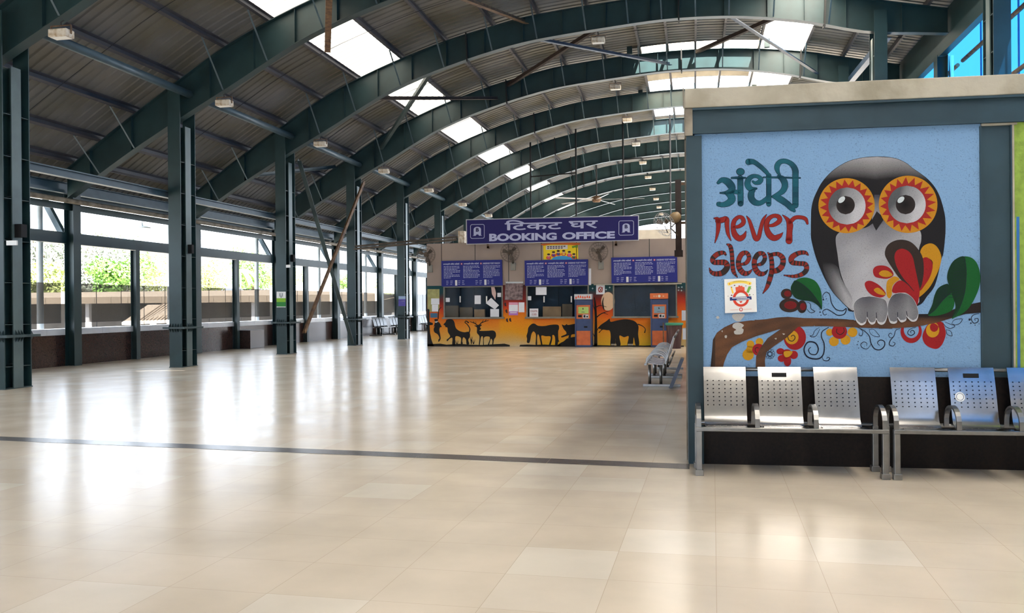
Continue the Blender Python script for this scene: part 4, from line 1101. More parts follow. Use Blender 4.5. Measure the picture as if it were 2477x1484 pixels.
# sunset painted over the lower wall
def sunset(x, z):
    t = z/2.4+.035*math.sin(x*1.7)+.02*math.sin(x*5+z*4)
    stops = [(0, srgb(196, 172, 120)), (.16, srgb(208, 158, 70)), (.32, srgb(214, 132, 34)), (.5, srgb(212, 98, 24)), (.66, srgb(176, 52, 28)), (.8, srgb(110, 34, 30)), (.9, srgb(28, 62, 66)), (1.05, srgb(16, 66, 70))]
    if -5.9 < x < -4.0 and t < .25: return lerp(srgb(206, 158, 30), stops[2][1], t/.25)
    if -3.7 < x < -1.5 and t < .4: return lerp(srgb(196, 162, 40), srgb(206, 110, 24), t/.4)
    if -7.5 < x < -6.2: stops = [(0, srgb(190, 176, 150)), (.12, srgb(200, 160, 90)), (.25, srgb(216, 150, 28)), (.5, srgb(222, 130, 18)), (.66, srgb(190, 60, 26)), (.78, srgb(120, 30, 28)), (1.05, srgb(58, 26, 24))]
    for (a1, c1_), (a2, c2_) in zip(stops, stops[1:]):
        if t <= a2: return lerp(c1_, c2_, (t-a1)/(a2-a1))
    return stops[-1][1]
mb = MB()
gx = sorted(set([OX0+.12*k for k in range(101) if OX0+.12*k < OX1]+[v for w in WINS for v in w]+[OX1])); gz = sorted(set([.08*k for k in range(30)]+[ZW0, ZW1, 2.41]))
for xa, xb in zip(gx, gx[1:]):
    for za, zb in zip(gz, gz[1:]):
        if ZW0-.001 <= za and zb <= ZW1+.001 and any(w[0]-.001 <= xa and xb <= w[1]+.001 for w in WINS): continue
        q = [(xa, za), (xb, za), (xb, zb), (xa, zb)]
        mb.face([(x, OFY-.002, z) for x, z in q], tuple(sunset(*p) for p in q))
mb.build('painted_sunset', M['paintoff'], wall_back, colors=True)
A_ = (1020, 580, 5.495); B_ = (1200, 580, 5.496); E_ = (1430, 580, 4.0125)
mb = MB(); SIL = (.012, .011, .011)
ca_, cb_, ce_ = [Canvas(mb, *c, plane=lambda x, y, o: of(x, y, o+.002)) for c in (A_, B_, E_)]
ca_.fill([(290, 1128), (318, 1098), (330, 1070), (370, 1058), (412, 1066), (436, 1100), (446, 1150), (465, 1188), (510, 1218), (570, 1232), (622, 1226), (642, 1255), (640, 1295), (620, 1335), (632, 1388), (598, 1392), (588, 1330), (555, 1300), (540, 1350), (548, 1384), (520, 1386), (524, 1340), (515, 1300), (450, 1290), (446, 1396), (408, 1398), (408, 1310), (372, 1320), (342, 1352), (334, 1332), (378, 1288), (350, 1230), (342, 1172), (320, 1165), (308, 1142)], SIL, .004)
ca_.stroke([(630, 1245, 16), (640, 1185, 14), (606, 1128, 12), (577, 1102, 12), (590, 1084, 12), (622, 1104, 18)], SIL, .004)
ca_.fill([(700, 1146), (740, 1140), (762, 1130), (802, 1136), (776, 1162), (790, 1190), (770, 1212), (860, 1214), (950, 1210), (984, 1240), (986, 1290), (962, 1330), (950, 1400), (938, 1400), (940, 1345), (920, 1322), (896, 1400), (880, 1398), (905, 1330), (898, 1292), (830, 1302), (827, 1400), (817, 1400), (814, 1296), (790, 1300), (772, 1400), (760, 1400), (768, 1290), (735, 1240), (734, 1170)], SIL, .004)
for st in ([(745, 1142, 12), (700, 1112, 12), (640, 1090, 7)], [(702, 1112, 9), (688, 1084, 6)], [(770, 1135, 12), (800, 1105, 12), (892, 1074, 7)], [(800, 1105, 9), (822, 1068, 6)], [(840, 1095, 9), (858, 1062, 6)], [(720, 1120, 8), (722, 1088, 5)]): ca_.stroke(st, SIL, .004)
ca_.fill([(170, 1060), (216, 1060), (216, 1090), (240, 1110), (266, 1162), (246, 1166), (235, 1200), (246, 1262), (252, 1322), (225, 1362), (222, 1332), (236, 1310), (214, 1262), (170, 1232), (160, 1190), (176, 1150), (160, 1162), (176, 1100)], SIL, .004)
ca_.fill([(172, 1092), (216, 1084), (214, 1096), (188, 1108)], (.5, .5, .5), .006, False)
ca_.fill([(76, 1422), (76, 920), (104, 930), (106, 1095), (150, 1110), (148, 1135), (106, 1140), (112, 1240), (130, 1330), (155, 1400), (180, 1422)], SIL, .004, False)
ca_.fill([(80, 1422), (80, 1390), (150, 1388), (250, 1384), (330, 1398), (500, 1386), (640, 1397), (800, 1402), (1000, 1390), (1100, 1384), (1172, 1402), (1172, 1422)], SIL, .004, False)
ca_.stroke([(220, 1050, 16), (228, 940, 12), (262, 900, 8)], SIL, .004)
for x, y in ((660, 1290), (690, 1330), (470, 1340)):
    for s_ in (-22, 0, 20): ca_.stroke([(x, 1392, 8), (x+s_*.4, y+40, 7), (x+s_, y, 3)], SIL, .004)
cb_.fill([(405, 1282), (420, 1230), (430, 1170), (470, 1126), (510, 1118), (560, 1146), (640, 1150), (720, 1135), (790, 1130), (830, 1140), (838, 1180), (826, 1230), (830, 1330), (842, 1352), (825, 1362), (815, 1402), (785, 1406), (786, 1330), (776, 1280), (750, 1272), (746, 1330), (726, 1400), (704, 1398), (726, 1320), (718, 1287), (660, 1286), (610, 1276), (600, 1300), (616, 1396), (598, 1398), (575, 1290), (556, 1262), (546, 1310), (546, 1396), (525, 1396), (530, 1300), (525, 1250), (496, 1222), (470, 1260), (456, 1330), (440, 1376), (410, 1366), (412, 1320)], SIL, .004)
cb_.fill([(875, 1130), (910, 1142), (940, 1124), (960, 1136), (1100, 1128), (1100, 1290), (1060, 1262), (1030, 1258), (1000, 1270), (990, 1312), (960, 1302), (966, 1275), (880, 1302), (868, 1286), (930, 1258), (930, 1228), (900, 1192), (884, 1160)], SIL, .004)
cb_.fill([(826, 1424), (850, 1380), (900, 1352), (960, 1310), (1100, 1300), (1100, 1424)], SIL, .004)
cb_.fill([(310, 1424), (320, 1400), (420, 1396), (520, 1400), (640, 1396), (760, 1402), (860, 1396), (860, 1424)], SIL, .004, False)
for x, y in ((140, 960), (148, 1080), (190, 1075), (125, 870)): cb_.fill([(x-16, y-20), (x+4, y-32), (x+10, y-4), (x+14, y+18), (x-2, y+14), (x-10, y+8)], (.05, .02, .02), .004)
ce_.ell(163, 600, 66, 90, srgb(206, 176, 148), .004)
ce_.fill([(112, 660), (104, 620), (112, 580), (124, 560), (118, 610), (130, 690)], SIL, .006)
ce_.fill([(70, 862), (92, 830), (150, 790), (180, 768), (190, 798), (260, 784), (330, 774), (400, 784), (440, 808), (460, 850), (456, 920), (466, 1022), (430, 1024), (414, 950), (402, 1022), (352, 1024), (364, 940), (320, 948), (274, 935), (286, 1024), (240, 1024), (236, 960), (230, 1026), (188, 1026), (190, 940), (180, 886), (150, 880), (110, 876), (80, 906), (74, 900), (98, 872)], SIL, .0044)
ce_.stroke([(452, 822, 12), (495, 838, 8), (525, 868, 7), (518, 906, 12)], SIL, .0044)
ce_.stroke([(44, 1024, 34), (46, 800, 24), (40, 640, 20), (30, 560, 10)], SIL, .0044)
for st in ([(46, 760, 12), (100, 720, 9), (180, 690, 5)], [(40, 660, 10), (90, 640, 7), (150, 655, 4)], [(44, 700, 10), (20, 640, 6), (10, 600, 4)], [(120, 712, 7), (165, 728, 4)], [(46, 900, 10), (75, 850, 6)], [(40, 960, 9), (15, 900, 5)]): ce_.stroke(st, SIL, .0044)
ce_.fill([(-10, 1046), (-10, 1022), (100, 1026), (250, 1030), (400, 1026), (520, 1030), (620, 1024), (900, 1030), (900, 1046)], SIL, .0044, False)
for k in range(4): ce_.ell(200+k*13, 1020, 6, 9, (.4, .36, .3), .006, 10); ce_.ell(362+k*13, 1020, 6, 9, (.4, .36, .3), .006, 10)
for x, y in ((180, 465), (145, 485), (14, 475), (850, 465), (880, 462), (848, 492), (876, 495)): ce_.fill([(x, y-11), (x+3, y-3), (x+11, y), (x+3, y+3), (x, y+11), (x-3, y+3), (x-11, y), (x-3, y-3)], (.45, .55, .55), .004, False)
mb.build('painted_animals', M['paintoff'], wall_back, colors=True)
# counter windows
GW = [('left', 1), ('middle', 2), ('right', 3)]
for (xa, xb), (nm, k) in zip(WINS, GW):
    b = MB(); t = .05
    b.box(xa, xa+t, OFY-.03, OFY+.10, ZW0, ZW1); b.box(xb-t, xb, OFY-.03, OFY+.10, ZW0, ZW1)
    b.box(xa+t, xb-t, OFY-.03, OFY+.10, ZW1-t, ZW1); b.box(xa-.05, xb+.05, OFY-.09, OFY+.10, ZW0-.045, ZW0+.02)
    w = b.build('window_%d' % k, M['alu']); tag(w, kind='structure')
    g = MB(); g.box(xa+t, xb-t, OFY+.02, OFY+.026, ZW0+.02, ZW1-t); g.build('pane', M['glass'], w)
    g = MB()
    n = 4 if k < 3 else 3
    for q in range(n):
        g.box(xa+t+(xb-xa-2*t)*q/n+.012, xa+t+(xb-xa-2*t)*(q+1)/n-.012, OFY+.30+.02*(q % 2), OFY+.32+.02*(q % 2), ZW0+.02, ZW1-.02)
    g.box(xa-.1, xb+.1, OFY+.40, OFY+.42, ZW0-.2, ZW1+.2)
    g.build('shutter', M['navy'], w)
    g = MB(); g.box(xa+t, xb-t, OFY+.11, OFY+.40, ZW0-.06, ZW0+.015); g.build('counter', M['dark'], w)
# awning strip over the right window
b = MB(); P0, P1 = of(1437, 686.5), of(1649, 683.5)
b.box(P0.x, min(P1.x, 0.0), OFY-.16, OFY-.016, 2.36, 2.40)
tag(b.build('ledge_strip', M['cream']), 'thin pale ledge above the right counter window', 'ledge', None, 'thing')
def office_slab(name, px, m, label, cat, off=.004, th=.006, group=None, Yp=None):
    b = MB(); b.prism([(of(x, y, off) if Yp is None else at(x, y, Y=Yp)) for x, y in px], (0, th, 0))
    return tag(b.build(name, m), label, cat, group, 'thing')
def R4(x0, y0, x1, y1, s=0): return [(x0, y0), (x1, y0-s), (x1, y1-s), (x0, y1)]
YG = OFY+.012
inner = [('paper_note', R4(1078, 721, 1088, 731), 'paper', 'small square note low on the left of the left counter window', 'paper'),
         ('paper_note', R4(1148, 715, 1163, 736), 'paper', 'white paper sheet hung in the middle of the left counter window', 'paper'),
         ('paper_note', R4(1203, 709, 1212, 719), 'paper', 'small note at the top right corner of the left counter window', 'paper'),
         ('paper_note', [(1175, 734), (1188, 721), (1207, 739), (1197, 749)], 'paper', 'grey paper taped askew in the left counter window', 'paper'),
         ('paper_note', R4(1186, 748, 1207, 767), 'paper', 'pale sheet standing at the lower right of the left counter window', 'paper'),
         ('paper_note', R4(1296, 695, 1322, 714), 'paper', 'wide white notice at the top of the middle counter window', 'paper'),
         ('paper_note', R4(1276, 717, 1285, 727), 'paper', 'small note at the left edge of the middle counter window', 'paper')]
for nm, q, m, lab, cat in inner: office_slab(nm, q, M[m], lab, cat, group='papers in the counter windows', Yp=YG, th=.004)
for px_, lab in ((1113, 'white slim handle tag in the left counter window, left one'), (1177, 'white slim handle tag in the left counter window, beside the askew paper'), (1316, 'white slim handle tag in the middle counter window, left one'), (1382, 'white slim handle tag in the middle counter window, beside the kiosk')):
    office_slab('door_handle_tag', R4(px_-1.5, 717, px_+1.5, 732), M['white'], lab, 'tag', Yp=YG, th=.004, group='tags in the counter windows')
for q, lab in (((1179, 697, 8, 26), 'pink paper strip hanging at the right of the left counter window'),):
    office_slab('paper_strip', [(1188, 694), (1196, 694), (1200, 710), (1198, 726), (1190, 712)], mat('pink_paper', (.6, .42, .38), .8), lab, 'paper', Yp=YG, th=.004)
def carton(q, m, lab):
    b = MB(); P = [at(x, y, Y=OFY+.13) for x, y in q]
    z = ZW0+.018
    P = [Vector((p.x, p.y, max(p.z, z))) for p in P]; P[2].z = P[3].z = z
    b.prism(P, (0, .15, 0))
    tag(b.build('cardboard_box', m, bevel=.004), lab, 'box', 'boxes on the counters', 'thing')
carton(R4(1076, 740, 1108, 768), M['carddark'], 'drab flat box at the left end of the left counter window')
carton(R4(1112, 744, 1142, 768), M['carddark'], 'dark box in the middle of the left counter window')
carton(R4(1147, 749, 1172, 768), M['card'], 'brown taped carton in the left counter window')
carton(R4(1313, 742, 1357, 768), M['card'], 'wide brown carton in the middle counter window')
carton(R4(1360, 736, 1384, 768), M['carddark'], 'tall drab carton beside the kiosk in the middle counter window')
# counter closed notice
q = R4(1281, 747, 1302, 768)
n_ = office_slab('counter_notice', q, M['paper'], 'white card with red lettering standing in the middle counter window', 'sign', Yp=YG, th=.004)
mb = MB(); pp = lambda x, y: at(x, y, Y=YG-.002)
text(mb, 'COUNTER', R4(1283, 751, 1300, 755.5), pp, (.3, .03, .05), .02, 2); text(mb, 'CLOSED', R4(1286, 759, 1298, 763.5), pp, (.3, .03, .05), .02, 2)
mb.build('lettering', M['print'], n_, colors=True)
# blue notice boards
def board(q, lab):
    r = office_slab('notice_board', q, M['print'], lab, 'notice board', off=.10, th=.06, group='blue notice boards')
    BL = (.014, .019, .175)
    for p in (r.data.color_attributes,): p.new('Col', 'FLOAT_COLOR', 'CORNER')
    for dd in r.data.color_attributes['Col'].data: dd.color = (*BL, 1)
    tl_, tr_, br_, bl_ = q
    def uv(u, v): return (tl_[0]+(tr_[0]-tl_[0])*u+(bl_[0]-tl_[0])*v*.5+(br_[0]-tr_[0])*v*.5*u, tl_[1]+(tr_[1]-tl_[1])*u+(bl_[1]-tl_[1])*v)
    put = lambda x, y: of(*uv(x, y), .102)
    mb = MB(); T_ = (.45, .47, .62)
    def tq(u0, v0, u1, v1): return [(u0, v0), (u1, v0), (u1, v1), (u0, v1)]
    text(mb, '\u0905\u0928\u093e\u0930\u0915\u094d\u0937\u093f\u0924 \u0924\u093f\u0915\u0940\u091f \u0916\u093f\u0921\u0915\u0940', tq(.03, .09, .30, .18), put, T_, .02, 2)
    text(mb, '\u0905\u0928\u093e\u0930\u0915\u094d\u0937\u093f\u0924 \u091f\u093f\u0915\u091f \u0916\u093f\u0921\u093c\u0915\u0940', tq(.37, .09, .62, .18), put, T_, .02, 2)
    text(mb, 'UNRESERVED TICKET WINDOW', tq(.685, .10, .97, .165), put, T_, .02, 2)
    for u in (.335, .655):
        mb.tri([[(u+.016*math.cos(k*PI/8), .13+.036*math.sin(k*PI/8)) for k in range(16)]], put, (.45, .08, .06))
        mb.tri([[(u+.008*math.cos(k*PI/6), .13+.018*math.sin(k*PI/6)) for k in range(12)]], lambda x, y: put(x, y)+Vector((0, -.002, 0)), T_)
    rnd = random.Random(5)
    for c_, (u0, u1) in enumerate(((.04, .31), (.36, .64), (.69, .97))):
        for rw in range(9):
            v = .215+rw*.055; u = u0; end = u1-(rnd.random()*.16 if rw % 3 == 2 else rnd.random()*.02)
            while u < end:
                w = .012+rnd.random()*.03; w = min(w, end-u)
                mb.face([put(*p) for p in tq(u, v, u+w, v+.024)], lerp((.1, .11, .32), T_, .55+.3*rnd.random())); u += w+.008
    for u0 in (.08, .56):
        for rw in range(3):
            v = .78+rw*.065
            for cc in range(5):
                if cc == 2: continue
                u = u0+cc*.065; mb.face([put(*p) for p in tq(u, v, u+.045*rnd.uniform(.6, 1), v+.026)], lerp((.1, .11, .32), T_, .45))
        mb.face([put(*p) for p in tq(u0+.145, .76, u0+.18, .97)], (.6, .6, .62))
    mb.build('lettering', M['print'], r, colors=True)
board([(1069, 632), (1215, 629), (1217, 691), (1070, 694)], 'blue notice board of small white text above the left counter window')
board([(1270, 631), (1423, 628), (1423, 690), (1271, 692)], 'blue notice board of small white text above the middle counter window')
board([(1479, 624), (1638, 620), (1639, 683), (1480, 686)], 'blue notice board of small white text above the right counter window')
# other sheets on the front wall
office_slab('paper_sheet', R4(1424, 650, 1430, 690), M['paper'], 'tall narrow white paper beside the middle notice board', 'paper', off=.016)
sv = MB(); sv.prism([of(x, y, .02) for x, y in [(1223, 683), (1266, 683), (1264, 726), (1221, 726)]], (0, .006, 0))
M['foil'] = mat('plastic_sheet_cover', (.22, .14, .13), .2, 0, .5, 9, .3, col2=(.06, .03, .03))
tag(sv.build('plastic_sheet', M['foil']), 'crumpled clear plastic sheet over a poster between the left and middle counters', 'poster', None, 'thing')
office_slab('tube_light', R4(1224, 682, 1266, 686), M['ksilver'], 'pale strip holding the plastic sheet between the counters', 'strip', off=.05, th=.03)
pc = office_slab('payment_poster', R4(1231, 732, 1253, 763), M['paper'], 'small white and pink poster under the plastic sheet between the counters', 'poster')
mb = MB(); pp = lambda x, y: of(x, y, .006)
for a_, c_ in ((R4(1231, 732, 1253, 738), srgb(214, 150, 175)), (R4(1231, 754, 1253, 763), srgb(170, 110, 180))): mb.face([pp(*p) for p in a_], c_)
mb.face([of(x, y, .007) for x, y in R4(1234, 756, 1250, 758)], (.7, .7, .7))
mb.build('printed_face', M['print'], pc, colors=True)
office_slab('paper_sheet', R4(1254.5, 732, 1268.5, 756), M['paper'], 'plain white paper to the right of the pink payment poster', 'paper')
pm = office_slab('map_poster', R4(1034, 700, 1063, 755), mat('olive_poster', (.38, .36, .14), .8, 0, .3, 5), 'olive green poster at the left corner of the office', 'poster')
office_slab('paper_sheet', R4(1043, 722.5, 1063, 737), M['paper'], 'upper white paper pinned on the olive poster', 'paper', off=.012)
office_slab('paper_sheet', R4(1045, 737.5, 1060, 754), M['paper'], 'lower white paper pinned on the olive poster', 'paper', off=.012)
office_slab('paper_sheet', R4(1041, 758, 1058, 769), mat('blue_card', (.03, .12, .22), .6), 'small blue card below the olive poster', 'paper', off=.008)
ps = office_slab('emblem_poster', R4(1442, 690, 1463, 712.5), M['paper'], 'white square poster with a round red emblem right of the middle window', 'poster')
mb = MB(); pp = lambda x, y: of(x, y, .006)
mb.tri([ell(1452.5, 701, 6, 7, 20), ell(1452.5, 701, 4, 4.8, 20)[::-1]], pp, (.4, .05, .04))
mb.tri([[(1448, 696), (1450, 696), (1458, 707), (1456, 708)]], pp, (.3, .1, .05)); mb.tri([[(1457, 695), (1458.5, 696), (1450, 708), (1448, 707)]], pp, (.4, .05, .04))
mb.build('printed_face', M['print'], ps, colors=True)
# children poster on the upper wall
q = [(1314, 590), (1398, 588), (1399, 626.5), (1315, 628.5)]
cpz = office_slab('picture_poster', q, M['print'], 'yellow picture poster of children round a blue globe, under the big blue sign', 'poster', off=.016)
cpz.data.color_attributes.new('Col', 'FLOAT_COLOR', 'CORNER')
for dd in cpz.data.color_attributes['Col'].data: dd.color = (*srgb(226, 196, 30), 1)
mb = MB(); B2 = Canvas(mb, *B_, plane=lambda x, y, o: of(x, y, o+.016))
B2.fill([(628, 55), (1090, 45), (1085, 75), (960, 70), (800, 66), (700, 68), (632, 80)], srgb(206, 100, 30), .002)
B2.fill([(1010, 90), (1050, 80), (1085, 70), (1080, 110), (1045, 105), (1020, 115)], srgb(90, 130, 40), .003)
B2.fill([(664, 82), (952, 72), (952, 126), (664, 136)], (.62, .58, .55), .003, False)
for rw in range(2):
    for k in range(7 if rw == 0 else 6): B2.fill([(680+k*36, 88+rw*22-k*.8), (708+k*36, 87+rw*22-k*.8), (706+k*36, 101+rw*22-k*.8), (681+k*36, 103+rw*22-k*.8)], (.10, .07, .06), .004, False)
B2.fill([(740, 268)]+[(885+145*math.cos(PI+PI*k/12), 268+52*math.sin(PI+PI*k/12)) for k in range(13)]+[(1030, 266)], srgb(60, 150, 200), .003, False)
for k, (x, y) in enumerate(((700, 215), (765, 185), (828, 170), (900, 168), (975, 182), (1035, 212))):
    B2.ell(x, y+26, 34, 24, srgb(206, 76, 30), .004, 16)
    B2.ell(x, y+22, 20, 20, [srgb(190, 90, 120), srgb(90, 60, 130), srgb(60, 80, 120), srgb(210, 170, 60), srgb(200, 90, 150), srgb(50, 100, 70)][k], .005, 14)
    B2.ell(x, y-8, 20, 20, srgb(205, 160, 120), .006, 14); B2.ell(x, y-18, 22, 12, srgb(50, 34, 28), .007, 12)
mb.build('printed_face', M['print'], cpz, colors=True)
# the big sign
YS = 34.22
sq = [(1127, 531), (1545, 521), (1545, 582), (1128, 592)]
sg = thing('booking_office_sign', at(1336, 585, Y=YS), 'long blue BOOKING OFFICE sign with white lettering above the ticket counters', 'sign')
mb = MB(); mb.prism([at(x, y, Y=YS) for x, y in sq], (0, .06, 0))
fr = mb.build('frame', M['ksilver'], sg)
mb = MB(); mb.cur = (.011, .008, .095); mb.prism([at(x, y, Y=YS-.004) for x, y in ((1129, 533), (1543.5, 523), (1543.5, 580.5), (1130, 590.3))], (0, .003, 0))
mb.build('panel', M['print'], sg, colors=True)
mb = MB(); LT = (.40, .42, .60); D_ = (1110, 500, 4.5036)
put = lambda x, y: at(D_[0]+x/D_[2], D_[1]+y/D_[2], Y=YS-.008)
put2 = lambda x, y: at(D_[0]+x/D_[2], D_[1]+y/D_[2], Y=YS-.010)
text(mb, 'BOOKING', [(330, 296), (1066, 284), (1066, 364), (330, 380)], put, LT, .047, 4)
text(mb, 'OFFICE', [(1126, 282), (1700, 268), (1700, 348), (1126, 360)], put, LT, .047, 4)
for dx, dy in ((-5, 0), (5, 0), (0, -3), (0, 3), (0, 0)):
    put = lambda x, y, k_=YS-.008-.0006*(dx+6)-.0003*(dy+4): at(D_[0]+x/D_[2], D_[1]+y/D_[2], Y=k_)
    text(mb, '\u093f\u091f\u0915\u091f', [(503+dx, 152+dy), (1119+dx, 142+dy), (1119+dx, 243+dy), (503+dx, 257+dy)], put, LT, 0, 5)
    text(mb, '\u0918\u0930', [(1201+dx, 162+dy), (1509+dx, 154+dy), (1509+dx, 233+dy), (1201+dx, 241+dy)], put, LT, 0, 5)
cvs = Canvas(mb, *D_, plane=lambda x, y, o: at(x, y, Y=YS-.008-o))
for x0, y0, x1, y1, dx in ((124, 194, 280, 352, 0), (1740, 154, 1906, 316, 0)):
    r_ = 22; cor = [(x1-r_, y0+r_, -90), (x1-r_, y1-r_, 0), (x0+r_, y1-r_, 90), (x0+r_, y0+r_, 180)]
    def rr(k): return [(cx+(r_-k)*math.cos(math.radians(a0+t*15)), cy+(r_-k)*math.sin(math.radians(a0+t*15))-.02*(cx-x0)) for cx, cy, a0 in cor for t in range(7)]
    mb.tri([rr(0), rr(6)[::-1]], put, LT)
    mx_ = (x0+x1)/2-1; my = y1-32
    dome = [(mx_-52, my), (mx_-40, my-6), (mx_-40, my-70)]+[(mx_+40*math.cos(PI+PI*k/10), my-70-28*math.sin(PI*k/10)) for k in range(11)]+[(mx_+40, my-6), (mx_+52, my)]
    dome += [(mx_+18, my), (mx_+10, my-14), (mx_-10, my-14), (mx_-18, my)]
    cvs.fill([(x, y-.02*(x-x0)) for x, y in dome], LT, 0, False)
    text(mb, 'B', [(mx_-16, my-86), (mx_+18, my-87), (mx_+18, my-46), (mx_-16, my-45)], put2, (.012, .01, .07), .05, 3)
mb.build('lettering', M['print'], sg, colors=True)
for px in (1180, 1490):
    P = at(px, 600, Y=YS+.07); b = MB(); b.box(P.x-.04, P.x+.04, YS+.065, OFY-.02, 3.85, 3.93); b.box(P.x-.04, P.x+.04, YS+.065, YS+.1, 3.85, 4.3); b.build('bracket', M['rust'], sg)
# white box and cable trays left of the sign
b = MB(); P = at(1118, 578, Y=34.75); b.box(P.x-.13, P.x+.13, 34.6, 34.9, 4.10, 4.58)
tag(b.build('meter_box', M['lamp'], bevel=.01), 'small cream box standing on the office edge left of the blue sign', 'box', None, 'thing')
for k, (dz, lab) in enumerate(((0, 'lower brown cable tray running from the columns to the office'), (.12, 'upper brown cable tray running from the columns to the office'))):
    b = MB(); b.bar((CX+.32, 34.62+.12*k, 3.97+dz-.02), (-9.2, 34.62+.12*k, 4.24+dz), .10, .07); tag(b.build('cable_tray', M['traybrown']), lab, 'cable tray', None, 'thing')
# white walls and posts seen over the office
b = MB(); P, Q = at(1544, 566, Y=43.2), at(1622, 550, Y=43.2); b.box(P.x-.4, Q.x, 43.1, 43.3, 0, Q.z-.1)
tag(b.build('parapet_panel', M['block']), 'plain pale panel standing behind the office, right of the blue sign', 'panel', None, 'thing')
# wall fans
def make_fan(px, py, label, tilt=0):
    P = of(px, py); W_ = of(px+4, py+32)
    c = Vector((P.x, OFY-.36, P.z)); r = thing('wall_fan', (W_.x, OFY-.05, W_.z), label, 'fan', 'wall fans above the counters')
    ax = Vector((.18, -1, -.12)).normalized(); u = ax.cross(Vector((0, 0, 1))).normalized(); v = u.cross(ax)
    b = MB(); b.box(W_.x-.1, W_.x+.1, OFY-.10, OFY-.013, W_.z-.16, W_.z+.14); b.build('switch_box', M['alu'], r, bevel=.008)
    b = MB(); b.tube([(W_.x, OFY-.06, W_.z+.12), (W_.x, OFY-.14, W_.z+.26), c-ax*.14], [.05, .045, .05], 8); b.build('arm', M['fan'], r, smooth=True)
    b = MB(); b.lathe([(0, -.2), (.09, -.19), (.11, -.1), (.1, -.02), (.03, 0), (.03, .04), (0, .05)], c, ax, 18); b.build('motor', M['fan'], r, smooth=True)
    b = MB()
    for k in range(3):
        t0 = 2*PI*k/3+.5+px*.01
        q = []
        for rr_, dt, dd in ((.06, -.3, .03), (.18, -.34, .045), (.30, -.26, .04), (.31, .2, 0), (.2, .3, -.02), (.07, .35, -.02)):
            q.append(c+(u*math.cos(t0+dt)+v*math.sin(t0+dt))*rr_+ax*dd)
        b.prism(q, ax*.006)
    b.build('blades', M['fan'], r)
    b = MB()
    for rad, h in ((.37, .0), (.34, .08), (.25, .11), (.12, .12), (.34, -.08), (.22, -.10)):
        b.tube([c+ax*h+(u*math.cos(2*PI*k/28)+v*math.sin(2*PI*k/28))*rad for k in range(28)], .005, 5, closed=True)
    for k in range(20):
        d = u*math.cos(2*PI*k/20)+v*math.sin(2*PI*k/20)
        b.tube([c+ax*.12+d*.04, c+ax*.11+d*.25, c+ax*.08+d*.34, c+d*.37, c-ax*.08+d*.34, c-ax*.1+d*.1], .0035, 4)
    b.build('cage', M['wire'], r)
    return r
make_fan(1037, 618, 'brown wall fan at the left corner of the office, half off the wall')
make_fan(1238, 613, 'brown wall fan between the left and middle notice boards')
make_fan(1450, 610, 'brown wall fan between the middle and right notice boards')
# ticket kiosks
def make_kiosk(x0, top_px, label, screen, hdr):
    Yk = 34.02
    Xa = at(x0, 780, Y=Yk).x; w = .64; Xb = Xa+w; Zt = 2.02
    r = thing('ticket_kiosk', ((Xa+Xb)/2, Yk+.2, 0), label, 'kiosk', 'ticket machines')
    b = MB(); b.box(Xa, Xb, Yk+.02, OFY-.02, 0, 1.80); b.build('body', M['kblue'], r, bevel=.012)
    b = MB(); b.box(Xa-.02, Xb+.01, Yk-.06, OFY-.03, 1.81, Zt); b.build('header', M['ksilver'] if hdr == 'w' else M['korange'], r, bevel=.015)
    b = MB(); b.box(Xa+.05, Xb-.06, Yk+.0, Yk+.018, .08, .62); b.build('door_panel', M['korange'], r)
    b = MB(); b.box(Xa, Xa+.035, Yk-.04, Yk+.02, .05, 1.80); b.box(Xb-.035, Xb, Yk-.04, Yk+.02, .05, 1.80); b.build('side_rim', M['kblue'], r)
    b = MB(); b.box(Xa+.06, Xb-.06, Yk-.01, Yk+.018, 1.08, 1.60); fp = b.build('front_panel', M['korange'], r)
    b = MB(); b.box(Xa+.13, Xb-.12, Yk-.018, Yk-.011, 1.28, 1.53); sc_ = b.build('screen', screen, fp)
    b = MB(); b.box(Xa+.29, Xa+.33, Yk-.021, Yk-.0185, 1.43, 1.49); b.box(Xa+.25, Xa+.37, Yk-.021, Yk-.0185, 1.325, 1.345); b.build('screen_mark', M['dark'], fp)
    b = MB(); b.box(Xa+.12, Xa+.26, Yk-.018, Yk-.011, 1.14, 1.22); b.build('card_slot', M['black'], fp)
    b = MB(); b.box(Xa+.30, Xa+.52, Yk-.016, Yk-.011, 1.10, 1.24); b.build('pay_label', M['ksilver'], fp)
    b = MB(); b.box(Xa+.33, Xa+.40, Yk-.019, Yk-.0165, 1.13, 1.22); b.box(Xa+.44, Xa+.49, Yk-.019, Yk-.0165, 1.13, 1.19); b.build('pay_mark', M['black'], fp)
    b = MB(); b.box(Xa+.34, Xa+.47, Yk+.0, Yk+.019, .74, .80); b.build('ticket_slot', M['black'], r)
    b = MB()
    rnd = random.Random(int(x0))
    for k in range(7):
        xx = Xa+.02+k*.085; c_ = srgb(214, 78, 30) if hdr == 'w' else srgb(226, 190, 150)
        b.cur = c_; z = 1.84+rnd.random()*.05
        if hdr == 'w': b.face([(xx, Yk-.062, z), (xx+.07, Yk-.062, z), (xx+.055, Yk-.062, z+.07), (xx+.03, Yk-.062, z+.10), (xx+.01, Yk-.062, z+.05)], c_)
        elif k in (1, 2, 5): b.face([(xx, Yk-.062, 1.88), (xx+.06, Yk-.062, 1.88), (xx+.06, Yk-.062, 1.94), (xx, Yk-.062, 1.94)], srgb(200, 150, 120))
        elif k == 3: b.tri([ell(xx+.05, 1.915, .05, .05, 16)], lambda x, y: Vector((x, Yk-.063, y)), (.6, .55, .45))
    b.build('header_print', M['print'], r, colors=True)
    return r
